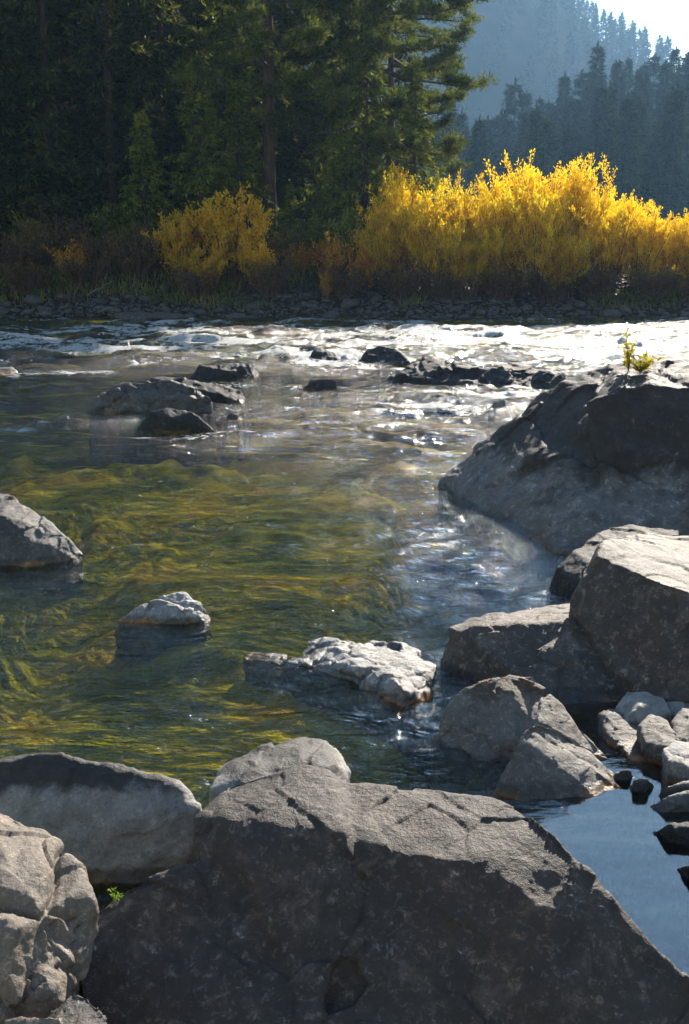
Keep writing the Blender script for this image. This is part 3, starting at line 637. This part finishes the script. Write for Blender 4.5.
# near forest on the left bank --------------------------------------------------
fA = fir_meshes('fir_a', 19, 4.2, 44, 6, 11, 7, .42, .10, 201)
fB = fir_meshes('fir_b', 15, 3.4, 38, 6, 10, 7, .40, .10, 202, shape=.7)
fC = fir_meshes('fir_c', 9, 2.4, 30, 6, 9, 7, .32, .085, 203, low=.03)
pA = pine_meshes('pine_a', 21, 4.6, 54, 204, low=.33)
pB = pine_meshes('pine_b', 18, 4.6, 48, 205, low=.28)
def first_or_dup(cache, key, kind, meshes, bark, leaf, loc, rz, s, label, group):
    if key not in cache:
        cache[key] = mk_tree(kind, *meshes, bark, leaf, loc, rz, s, label, group); return cache[key]
    r_ = dup(cache[key], loc, rz, s, label); r_['group'] = group; return r_
cache = {}
GN = 'conifers of the forest on the far left bank'
near_trees = [  # px, Y, kind, scale, label
    (272, 55.5, 'pA', 1.0, 'tall pine with a bare dark trunk rising out of the forest above the golden bush'),
    (360, 54.5, 'pB', 1.02, 'spreading pine with sunlit needle clumps at the right end of the forest'),
    (322, 80.0, 'pA', 1.2, 'pine standing behind and between the two front pines'),
    (388, 68.0, 'pB', .95, 'shorter pine behind the right end of the forest'),
    (205, 53.0, 'fC', .95, 'bright green young fir in front of the dark forest'),
    (243, 54.0, 'fC', .80, 'small green fir just left of the tall pine trunk'),
    (170, 56.0, 'fA', .95, 'dark fir behind the bright young fir'),
    (120, 54.5, 'fA', .9, 'tall dark fir left of the bright young fir'),
    (60, 54.0, 'fA', 1.0, 'tall dark fir above the brown shrubs on the left'),
    (5, 53.0, 'fB', 1.1, 'dark fir at the left edge of the picture'),
    (-45, 55.0, 'fA', 1.05, 'dark fir just outside the left edge'),
    (90, 60.0, 'fB', 1.2, 'fir in the second row, between the two tall dark firs'),
    (30, 62.0, 'fA', 1.1, 'fir in the second row at the left'),
    (150, 63.0, 'fA', 1.15, 'fir deep in the second row behind the dark firs'),
    (215, 62.0, 'fB', 1.3, 'broad fir filling the gap left of the tall pine'),
    (300, 86.0, 'fA', 1.4, 'fir filling the gap right of the tall pine trunk'),
    (352, 90.0, 'fA', 1.3, 'fir behind the spreading pine'),
    (250, 84.0, 'fA', 1.25, 'fir in the last visible row behind the tall pine'),
    (180, 72.0, 'fB', 1.4, 'fir in the last visible row behind the young fir'),
    (110, 72.0, 'fA', 1.3, 'fir in the last row near the upper left'),
    (50, 74.0, 'fB', 1.4, 'fir in the last row at the upper left corner'),
    (-20, 70.0, 'fA', 1.2, 'fir in the last row beyond the left edge'),
    (402, 86.0, 'fB', 1.0, 'fir showing faintly at the right end behind the pines'),
    (366, 53.0, 'fC', 1.0, 'full green fir hiding the foot of the spreading pine'), (412, 54.2, 'fC', .85, 'green fir behind the left end of the willows'), (346, 56.0, 'fC', 1.15, 'leafy green fir left of the spreading pine'), (230, 56.5, 'fC', 1.25, 'largest of the bright green firs, behind the golden bush'), (150, 52.2, 'fC', .7, 'green fir half in shade, left of the bright young fir'),
    (335, 52.6, 'fC', .62, 'low dark green fir at the foot of the spreading pine'),
    (292, 53.8, 'fC', .38, 'low fir right of the tall pine trunk'),
    (375, 53.6, 'fC', .5, 'smallest fir beside the yellow thicket'),
    (282, 66.0, 'fB', .72, 'half grown fir behind the tall pine trunk'), (305, 69.0, 'fA', .62, 'slim half grown fir right of the tall pine trunk'), (330, 71.0, 'fB', .8, 'half grown fir left of the spreading pine, far back'), (268, 72.0, 'fA', .7, 'slim fir hidden behind the tall pine trunk'), (345, 66.0, 'fC', 1.0, 'bushy green fir behind the spreading pine'),
    (-90, 60, 'fA', 1.1, 'fir far outside the left edge'), (-130, 56, 'fB', 1.2, 'second fir far outside the left edge'),
]
MM = dict(pA=('pine_tree', pA, B_pine, L_pine), pB=('pine_tree', pB, B_pine, L_pine), fA=('fir_tree', fA, B_dark, L_fir), fB=('fir_tree', fB, B_dark, L_fir), fC=('fir_tree', fC, B_dark, L_green))
rr = random.Random(5)
for px, Y, k_, s, lab in near_trees:
    x = place_px(px, Y); kind, ms_, bk, lf = MM[k_]
    first_or_dup(cache, k_, kind, ms_, bk, lf, (x, Y, gh(x, Y)-.15), rr.uniform(0, 6.28), s, lab, GN)

# mid ridge and far ridge -------------------------------------------------------
q1 = fir_meshes('mid_a', 15, 3.0, 30, 6, 7, 5, .75, .22, 211, low=.1)
q2 = fir_meshes('mid_b', 12, 3.1, 24, 6, 7, 5, .75, .24, 212, low=.05, shape=.6)
q3 = fir_meshes('far_a', 14, 2.7, 18, 5, 4, 4, 1.2, .42, 213, low=.08)
q4 = fir_meshes('far_b', 11, 2.4, 15, 5, 4, 4, 1.2, .45, 214, low=.05, shape=.65)
GM = 'conifers on the middle ridge'; GF = 'hazy conifers on the far mountainside'
def scatter(n_, xr, yr, cond, mind, rnd):
    pts = []; tries = 0
    while len(pts) < n_ and tries < 40000:
        tries += 1; x, y = rnd.uniform(*xr), rnd.uniform(*yr)
        if not cond(x, y): continue
        if all((x-a)**2+(y-b)**2 > mind*mind for a, b in pts): pts.append((x, y))
    return pts
def add_wood(pts, kinds, grp, lab, sr, rnd):
    for i, (x, y) in enumerate(pts):
        kk = rnd.choice(kinds); key = kk[0]
        first_or_dup(cache, key, 'fir_tree', kk[1], B_dark, L_far, (x, y, gh(x, y)-.3), rnd.uniform(0, 6.28), rnd.uniform(*sr), lab, grp)
rr = random.Random(9)
# crest trees whose tips make the photograph's outline (px of the tip, py of the tip, distance)
crest = [(447,128,150),(462,112,170),(488,118,175),(515,82,178),(527,92,185),(553,105,172),(570,98,186),(598,45,178),(616,62,190),(582,72,188),(540,98,184),(640,68,178),(655,55,186),(676,48,182),(692,50,176),(712,40,184),(735,35,180),(430,145,160),(502,112,188),(629,58,192),(666,62,174)]
labsm = 'dark blue green fir whose tip stands out on the crest of the middle ridge'
for i, (px, py, Y) in enumerate(crest):
    Y *= 1.5; tip = P(px, py, Y); g0 = gh(tip[0], Y)-.3; kk = ('q1', q1) if i % 3 else ('q2', q2)
    Hm = 15 if kk[0] == 'q1' else 12; s = max(.75, (tip[2]-g0)/Hm)
    first_or_dup(cache, kk[0], 'fir_tree', kk[1], B_dark, L_far, (tip[0], Y, g0), rr.uniform(0, 6.28), (min(s, 1.9), min(s, 1.9), s), labsm, GM)
pts = scatter(90, (6, 112), (188, 282), lambda x, y: x > y*.06 and x < y*.34, 5.2, rr)
add_wood(pts, [('q1', q1), ('q2', q2)], GM, 'dark blue green fir in the mass covering the middle ridge', (.9, 1.4), rr)
crest2 = [(578,8,405),(592,2,415),(604,10,410),(622,14,420),(633,22,412),(645,28,418),(668,38,402),(655,66,395),(560,-8,420),(536,-12,425)]
for i, (px, py, Y) in enumerate(crest2):
    Y *= 2; tip = P(px, py, Y); g0 = gh(tip[0], Y)-.5; s = max(.9, (tip[2]-g0)/14)
    first_or_dup(cache, 'q3', 'fir_tree', q3, B_dark, L_far, (tip[0], Y, g0), rr.uniform(0, 6.28), (min(s, 2.2), min(s, 2.2), min(s, 3.2)), 'pale blue fir standing against the sky on the far crest', GF)
pts = scatter(165, (44, 260), (524, 856), lambda x, y: x > y*.065 and x < y*.31 and noise3(np.array([[x*.015, y*.015, 0.]]), 5)[0] > -.5, 6.4, rr)
add_wood(pts, [('q3', q3), ('q4', q4)], GF, 'hazy blue fir on the slope of the far mountain', (1.0, 1.9), rr)

# willows and shrubs --------------------------------------------------------------
def shrub_meshes(name, H, spread, stems, leaves, ll, lw, seed, lowleaf=.25, twig=5, up=.9):
    r = np.random.default_rng(seed); st_ = MB(); lv = MB()
    for i in range(stems):
        a = r.uniform(0, 6.283); lean = r.uniform(.05, 1)**.8*spread; h_ = H*r.uniform(.62, 1.0)*(1-.25*(lean/spread)**2)
        b0 = np.array([math.cos(a), math.sin(a), 0])*r.uniform(0, .35*spread)
        t = np.linspace(0, 1, 7); wob = np.cumsum(r.normal(0, .05, (7, 3)), 0)*.6; wob[0] = 0
        p_ = b0+np.stack([math.cos(a)*lean*t**1.2, math.sin(a)*lean*t**1.2, h_*t], 1)+wob
        st_.tube(p_, np.linspace(.022, .005, 7), 4)
        segs = [(p_, lowleaf)]
        for k in range(twig):
            f = r.uniform(.25, .85); s0 = np.array([np.interp(f, t, p_[:, q]) for q in range(3)])
            d = np.array([r.normal(0, .45), r.normal(0, .45), up]); d /= np.linalg.norm(d); L = h_*r.uniform(.15, .34)
            tp_ = s0+np.stack([d*L*u for u in (0, .33, .66, 1)])+np.cumsum(r.normal(0, .03, (4, 3)), 0)
            st_.tube(tp_, [.010, .008, .006, .003], 3); segs.append((tp_, .1))
        nl = leaves//(len(segs))
        for pp, l0 in segs:
            u = l0+(1-l0)*r.random(nl)**.8; tt = np.linspace(0, 1, len(pp))
            c = np.stack([np.interp(u, tt, pp[:, q]) for q in range(3)], 1)+r.normal(0, .05, (nl, 3))
            d = r.normal(0, .5, (nl, 3)); d[:, 2] += .9
            lv.blades(c, d, ll*r.uniform(.6, 1.3, nl), lw*r.uniform(.7, 1.3, nl))
    return st_.mesh(name+'_stems', True), lv.mesh(name+'_leaves')
def mk_shrub(kind, ms_, bark, leaf, loc, rz, s, label, group, cat='shrub'):
    root = empty(kind, loc, rz, s); tag(root, label, cat, group)
    link('stem', ms_[0].copy() if leaf is None else ms_[0], bark, root); link('foliage', ms_[1], leaf, root); return root
w1 = shrub_meshes('w1', 5.0, 1.5, 48, 500, .12, .038, 301)
w2 = shrub_meshes('w2', 4.4, 1.7, 48, 480, .12, .038, 302)
w3 = shrub_meshes('w3', 3.6, 1.4, 42, 420, .12, .038, 303)
GW = 'yellow willows of the thicket on the far bank'
wil = [ # px, Y, top py, kind, label
    (385,48.2,196,0,'yellow willow at the left end of the thicket, beside the pines'),
    (408,49.5,168,1,'tall yellow willow second from the left end of the thicket'),
    (428,47.6,196,2,'shorter yellow willow in front near the left end of the thicket'),
    (452,49.3,172,0,'yellow willow left of the highest part of the thicket'),
    (480,47.8,190,1,'bushy yellow willow in the front row left of the middle'),
    (505,49.6,156,0,'tallest yellow willow, on the left half of the thicket'),
    (530,47.8,185,2,'yellow willow in the front row at the middle of the thicket'),
    (545,50.0,160,1,'tall yellow willow right behind the middle of the thicket'),
    (575,49.4,158,0,'tall yellow willow on the right half of the thicket'),
    (597,48.0,190,1,'greenish yellow willow where the thicket starts to drop'),
    (612,50.4,196,2,'willow behind the drop of the thicket'),
    (635,48.4,208,2,'low yellow willow right of the drop'),
    (662,49.2,212,1,'low yellow willow near the right edge'),
    (690,48.6,212,0,'low yellow willow cut by the right edge'),
    (722,49.0,205,2,'willow just outside the right edge'), (755,49.5,200,1,'second willow outside the right edge'),
    (465,46.9,236,2,'low golden willow at the foot of the thicket, left part'), (560,46.9,232,2,'low golden willow at the foot of the thicket, right part'),
]
rr = random.Random(3); Hs = [5.0, 4.4, 3.6]; ws = [w1, w2, w3]
for px, Y, py, k_, lab in wil:
    x = place_px(px, Y); g0 = gh(x, Y)-.05; top = P(px, py, Y)[2]; s = (top-g0)/Hs[k_]*1.05; sx = min(max(s, .8), 1.15)
    key = 'w%d' % k_
    if key not in cache: cache[key] = mk_shrub('willow_shrub', ws[k_], B_stem, L_yel, (x, Y, g0), rr.uniform(0, 6), (sx, sx, s), lab, GW)
    else:
        r_ = dup(cache[key], (x, Y, g0), rr.uniform(0, 6), (sx, sx, s), lab)
# golden bush left and other shrubs
def shrubs(defs, meshes, Hm, bark, leaf, kind, grp, key):
    for px, Y, py, wid, lab in defs:
        x = place_px(px, Y); g0 = gh(x, Y)-.05; top = P(px, py, Y)[2]; s = max(.15, (top-g0)/Hm)
        if key not in cache: cache[key] = mk_shrub(kind, meshes, bark, leaf, (x, Y, g0), rr.uniform(0, 6), (wid, wid, s), lab, grp)
        else: dup(cache[key], (x, Y, g0), rr.uniform(0, 6), (wid, wid, s), lab)
g1 = shrub_meshes('g1', 3.0, 1.1, 30, 260, .13, .07, 311, lowleaf=.15)
shrubs([(232,49.2,188,1.35,'bright golden bush standing before the dark forest'), (182,48.6,206,.8,'smaller golden bush left of the bright one'),
        (258,48.0,238,.6,'low golden bush at the right foot of the bright one'), (210,47.6,245,.7,'ochre bush in front of the bright golden one')], g1, 3.0, B_stem, L_gold, 'golden_bush', 'golden bushes before the dark forest', 'g1')
g2 = shrub_meshes('g2', 2.0, .9, 24, 110, .12, .06, 312, lowleaf=.1)
shrubs([(78,48.5,240,.8,'orange tinted shrub in the shade on the left bank'), (330,48.5,232,.85,'orange shrub between the golden bush and the willow thicket'),
        (362,47.8,245,.8,'orange shrub at the left foot of the willow thicket'), (300,49.2,242,.8,'thin orange shrub right of the bright golden bush'),
        (327,46.8,268,.3,'small upright yellow sprig on the stony bank')], g2, 2.0, B_stem, L_orange, 'orange_shrub', 'orange shrubs on the far bank', 'g2')
g3 = shrub_meshes('g3', 2.6, 1.3, 36, 70, .11, .05, 313, lowleaf=.15, twig=7)
shrubs([(20,49,225,1.1,'brown twiggy shrub at the left edge of the bank'), (55,50.5,205,1.1,'dark brown shrub behind the orange tinted one'), (105,49,222,1.0,'brown twiggy shrub left of the small golden bush'),
        (140,48.6,228,1.0,'bare brown shrub under the dark firs'), (165,50,215,1.1,'brown shrub behind the small golden bush'), (-15,48.5,230,1.0,'brown shrub cut by the left edge'), (200,47.0,262,.8,'low brown shrub in front of the golden bushes'), (270,47.2,252,.8,'low brown shrub right of the golden bushes'), (90,47.3,252,.9,'low brown shrub by the water in the shade'), (345,46.9,262,.7,'low brown shrub between the orange shrubs'), (30,47.2,256,.9,'low brown shrub by the water at the left'),
        (285,50,226,1.0,'brown shrub at the foot of the tall pine'), (400,47.0,262,.9,'brown shrub under the left end of the willows'), (500,46.8,262,.9,'brown shrub under the middle of the willows'),
        (440,46.7,268,.8,'low brown shrub at the foot of the willows'), (590,46.9,262,.9,'brown shrub under the right half of the willows'), (650,47.0,262,.9,'brown shrub near the right edge'), (545,46.6,270,.8,'low brown shrub right of the middle of the willows'), (690,46.9,268,.9,'brown shrub at the right edge')],
       g3, 2.6, B_stem, L_brown, 'brown_shrub', 'brown shrubs on the far bank', 'g3')
g4 = shrub_meshes('g4', 2.4, 1.2, 30, 170, .13, .06, 314, lowleaf=.1)
shrubs([(40,51.5,215,1.1,'dark green shrub in the shade at the left'), (125,51.5,200,1.1,'dark green shrub under the tall firs'), (262,51.5,215,.9,'green shrub right behind the bright golden bush'),
        (310,51,215,1.0,'green shrub below the pines'), (350,51,208,1.0,'green shrub under the spreading pine'), (190,51.5,205,1.0,'green shrub behind the small golden bush')], g4, 2.4, B_dark, L_green, 'green_shrub', 'green shrubs under the trees', 'g4')

# grass along the far bank (nobody could count it)
r = np.random.default_rng(77); nb = 16000
x = r.uniform(-19, 19, nb); y = r.uniform(45.8, 51.5, nb)
keep = (fbm(np.stack([x*.5, y*.8, 0*x], 1), 3, 55) > .02) | ((x < -4) & (y > 46.2)); keep &= ~((x > -2) & (x < 2) & (y < 48)); x, y = x[keep], y[keep]
zg = ground_h(x, y); mb = MB(); c = np.stack([x, y, zg-.02], 1); d = np.stack([r.normal(0, .35, len(x)), r.normal(0, .35, len(x)), np.ones(len(x))], 1)
mb.blades(c, d, r.uniform(.15, .5, len(x)), .035)
L_grass = leaf_mat('bank_grass', [(.1, (.05, .06, .012)), (.5, (.13, .14, .025)), (.9, (.33, .26, .06))], .4)
tag(link('bank_grass', mb.mesh('bank_grass'), L_grass), 'dry grass and weeds growing along the far bank', 'grass', kind='stuff')

# stones of the far bank: countable large ones, gravel as one sheet
def pebble(seed, sub=3):
    bm = bmesh.new(); bmesh.ops.create_icosphere(bm, subdivisions=sub, radius=1); me = bpy.data.meshes.new('stone'); bm.to_mesh(me); bm.free()
    n_ = len(me.vertices); v = np.empty(n_*3, np.float32); me.vertices.foreach_get('co', v); v = v.reshape(-1, 3).astype(float)
    f1, f2, pl = worley(v*1.1+seed*5, seed); v = v*(1+.28*fbm(v*1.2+seed*9, 3, seed)[:, None]+.22*pl[:, None]); v[:, 2] *= .62
    me.vertices.foreach_set('co', v.astype(np.float32).ravel()); me.polygons.foreach_set('use_smooth', np.ones(len(me.polygons), dtype=bool)); me.update(); return me
M_bank = rock_mat('bank_stone', dark=(.045, .038, .032), pale=(.11, .098, .088), line=.6, soft=.8, fine=.9, warm=.3, algae=.0)
peb = [pebble(i+1) for i in range(5)]
for p_ in peb: p_.materials.append(M_bank)
rr = random.Random(21); cnt = 0
for i in range(270):
    px = rr.uniform(-20, 715); Y = 44.6+rr.random()**1.4*4.2; x = place_px(px, Y); s = rr.uniform(.07, .2)*(1.8 if rr.random() < .15 else 1)
    if px < 250 and Y > 46.5: continue
    o = bpy.data.objects.new('bank_stone', peb[i % 5]); COL.objects.link(o); o.location = (x, Y, gh(x, Y)+s*.15); o.rotation_euler = (rr.uniform(-.3, .3), rr.uniform(-.3, .3), rr.uniform(0, 6.28)); o.scale = (s*1.2, s, s)
    tag(o, 'grey brown stone lying on the dark gravel of the far bank', 'stone', 'stones scattered along the far bank')
for px, Y, s in [(112,44.9,.42),(128,44.7,.55),(146,44.8,.6),(163,44.9,.5),(178,45.1,.4),(98,45,.3)]:
    x = place_px(px, Y); o = bpy.data.objects.new('bank_boulder', peb[int(px) % 5]); COL.objects.link(o); o.location = (x, Y, .02); o.rotation_euler = (0, 0, px); o.scale = (s*1.5, s, s*.75)
    tag(o, 'low grey slab at the water edge under the golden bushes', 'rock', 'low slabs at the far water edge')
# gravel
r = np.random.default_rng(78); nb = 9000; x = r.uniform(-18, 18, nb); y = 44.3+r.random(nb)**1.2*5.2; zz = ground_h(x, y)
bm = bmesh.new(); bmesh.ops.create_icosphere(bm, subdivisions=1, radius=1); tv = np.array([v.co[:] for v in bm.verts]); tf = np.array([[v.index for v in f.verts] for f in bm.faces]); bm.free()
s = r.uniform(.025, .075, nb); V = (tv[None]*(1+r.normal(0, .16, (nb, len(tv), 1)))*np.array([1.2, 1, .7]))*s[:, None, None]+np.stack([x, y, zz+s*.2], 1)[:, None]
F = tf[None]+np.arange(nb)[:, None, None]*len(tv)
tag(link('bank_gravel', mesh_np('gravel', V.reshape(-1, 3), F.reshape(-1, 3), False), M_bank), 'dark gravel covering the far bank', 'gravel', kind='stuff')

# ------------------------------------------------------------------ small plants and a dead branch
def sprig(kind, loc, H, n_stems, seed, leaf, label, ll=.05, nl=14, spread=.5):
    r = np.random.default_rng(seed); st_ = MB(); lv = MB()
    for i in range(n_stems):
        a = r.uniform(0, 6.28); h_ = H*r.uniform(.45, 1); t = np.linspace(0, 1, 6); lean = r.uniform(.05, spread)*h_
        p_ = np.stack([math.cos(a)*lean*t**1.5, math.sin(a)*lean*t**1.5, h_*t], 1); st_.tube(p_, np.linspace(H*.012, H*.004, 6), 4)
        u = r.uniform(.2, 1, nl); c = np.stack([np.interp(u, t, p_[:, q]) for q in range(3)], 1); d = r.normal(0, 1, (nl, 3)); d[:, 2] = np.abs(d[:, 2])*.6
        lv.blades(c, d, ll*r.uniform(.7, 1.3, nl), ll*.42)
    root = empty(kind, loc); tag(root, label, 'plant'); link('stem', st_.mesh('stem', True), B_stem, root); link('foliage', lv.mesh('leaves'), leaf, root)
def rock_top(px, py):
    dg = bpy.context.evaluated_depsgraph_get(); dg.update(); d = Vector(ray(px, py)).normalized()
    hit, loc, nrm, idx, ob, mtx = SC.ray_cast(dg, Vector((0, 0, CAMZ)), d)
    return tuple(loc) if hit else tuple(P(px, py, 16))
L_sprig = leaf_mat('sprig_leaves', [(.1, (.7, .25, .02)), (.35, (.75, .5, .03)), (.7, (.40, .42, .04)), (.95, (.7, .6, .06))], .5)
sprig('sapling', rock_top(628, 372), .5, 7, 1, L_sprig, 'small sapling with yellow and green leaves growing on top of the outcrop', .07, 12)
sprig('sapling', rock_top(640, 374), .24, 22, 2, L_sprig, 'tuft of yellow and green leaves beside the sapling on the outcrop', .07, 9, 1.5)
L_fresh = leaf_mat('fresh_leaves', [(.1, (.10, .25, .02)), (.5, (.25, .42, .03)), (.9, (.55, .6, .05))], .5)
sprig('seedling', rock_top(117, 902), .05, 5, 3, L_fresh, 'tiny green seedling growing beside the left edge of the foreground boulder', .016, 8, .8)
mb = MB(); rb = np.random.default_rng(5); bx = place_px(92, 46.5); pz = gh(bx, 46.5)
t = np.linspace(0, 1, 7)[:, None]; mb.tube(np.array([bx, 46.3, pz+.02])+t*np.array([1.0, .2, .55])+rb.normal(0, .03, (7, 3)), np.linspace(.04, .012, 7), 5)
mb.tube(np.array([bx+.5, 46.4, pz+.3])+t*np.array([.25, .1, .5])+rb.normal(0, .02, (7, 3)), np.linspace(.02, .006, 7), 4)
mb.tube(np.array([bx+.3, 46.4, pz+.2])+t*np.array([.5, -.1, .1])+rb.normal(0, .02, (7, 3)), np.linspace(.02, .006, 7), 4)
tag(link('dead_branch', mb.mesh('branch', True), B_grey), 'pale dead branch lying on the shaded left bank', 'branch')

# ------------------------------------------------------------------ air
HAZE = True
if HAZE:
    bm = bmesh.new(); bmesh.ops.create_cube(bm, size=1)
    x0, x1, y0, y1, z0, z1 = -2250, 2250, -60, 1960, -6, 262
    for v in bm.verts: v.co = ((x0+x1)/2+v.co.x*(x1-x0), (y0+y1)/2+v.co.y*(y1-y0), (z0+z1)/2+v.co.z*(z1-z0))
    me = bpy.data.meshes.new('haze'); bm.to_mesh(me); bm.free()
    m, nt, out = newmat('haze_air'); v = nt.nodes.new('ShaderNodeVolumePrincipled')
    v.inputs['Color'].default_value = (.34, .62, 1.0, 1); v.inputs['Density'].default_value = .00024; v.inputs['Anisotropy'].default_value = .45
    nt.links.new(v.outputs[0], out.inputs['Volume'])
    tag(link('haze', me, m), 'thin blue haze in the valley', 'haze', kind='stuff')

# ------------------------------------------------------------------ world, sun, camera
w = bpy.data.worlds.new('World'); SC.world = w; w.use_nodes = True; nt = w.node_tree; nt.nodes.clear(); n = N(nt)
sky = n.new('ShaderNodeTexSky', sky_type='NISHITA'); sky.sun_disc = False; sky.sun_elevation = SUN_EL; sky.sun_rotation = SUN_AZ
sky.air_density = 1.5; sky.dust_density = .0; sky.ozone_density = 2.5
tc = n.new('ShaderNodeTexCoord'); cn = n.noise(n.vmul(tc.outputs['Generated'], (1.5, 1.5, 6)), 1.6, 6, .6, .5)
cl = n.map(cn, .50, .68, 0, .14)
col = n.mix(cl, sky.outputs[0], (9, 9.3, 9.6))
bg = n.new('ShaderNodeBackground'); n.l(col, bg.inputs[0]); bg.inputs[1].default_value = .072
wo = n.new('ShaderNodeOutputWorld'); n.l(bg.outputs[0], wo.inputs[0])
sd = bpy.data.lights.new('sun', 'SUN'); sd.energy = 5.0; sd.angle = R(.53); sd.color = (1, .90, .76)
so = bpy.data.objects.new('sun', sd); COL.objects.link(so)
tosun = Vector((math.sin(SUN_AZ)*math.cos(SUN_EL), math.cos(SUN_AZ)*math.cos(SUN_EL), math.sin(SUN_EL)))
so.rotation_euler = tosun.to_track_quat('Z', 'Y').to_euler()
cam = bpy.data.cameras.new('camera'); co = bpy.data.objects.new('camera', cam); COL.objects.link(co)
co.location = (0, 0, CAMZ); co.rotation_euler = (R(90)-PITCH, 0, 0)
cam.sensor_fit = 'VERTICAL'; cam.sensor_height = 36; cam.lens = 36*FPX/1024; cam.clip_start = .05; cam.clip_end = 5000
SC.camera = co
SC.view_settings.view_transform = 'Standard'; SC.view_settings.look = 'None'; SC.view_settings.gamma = 1; SC.view_settings.exposure = 1.2
cy = SC.cycles
SC.render.engine = 'CYCLES'
cy.use_denoising = True; cy.max_bounces = 6; cy.diffuse_bounces = 2; cy.glossy_bounces = 3; cy.transmission_bounces = 3; cy.transparent_max_bounces = 12; cy.volume_bounces = 0
cy.caustics_reflective = False; cy.caustics_refractive = False; cy.sample_clamp_indirect = 6; cy.sample_clamp_direct = 0
cy.use_adaptive_sampling = True; cy.adaptive_threshold = .02
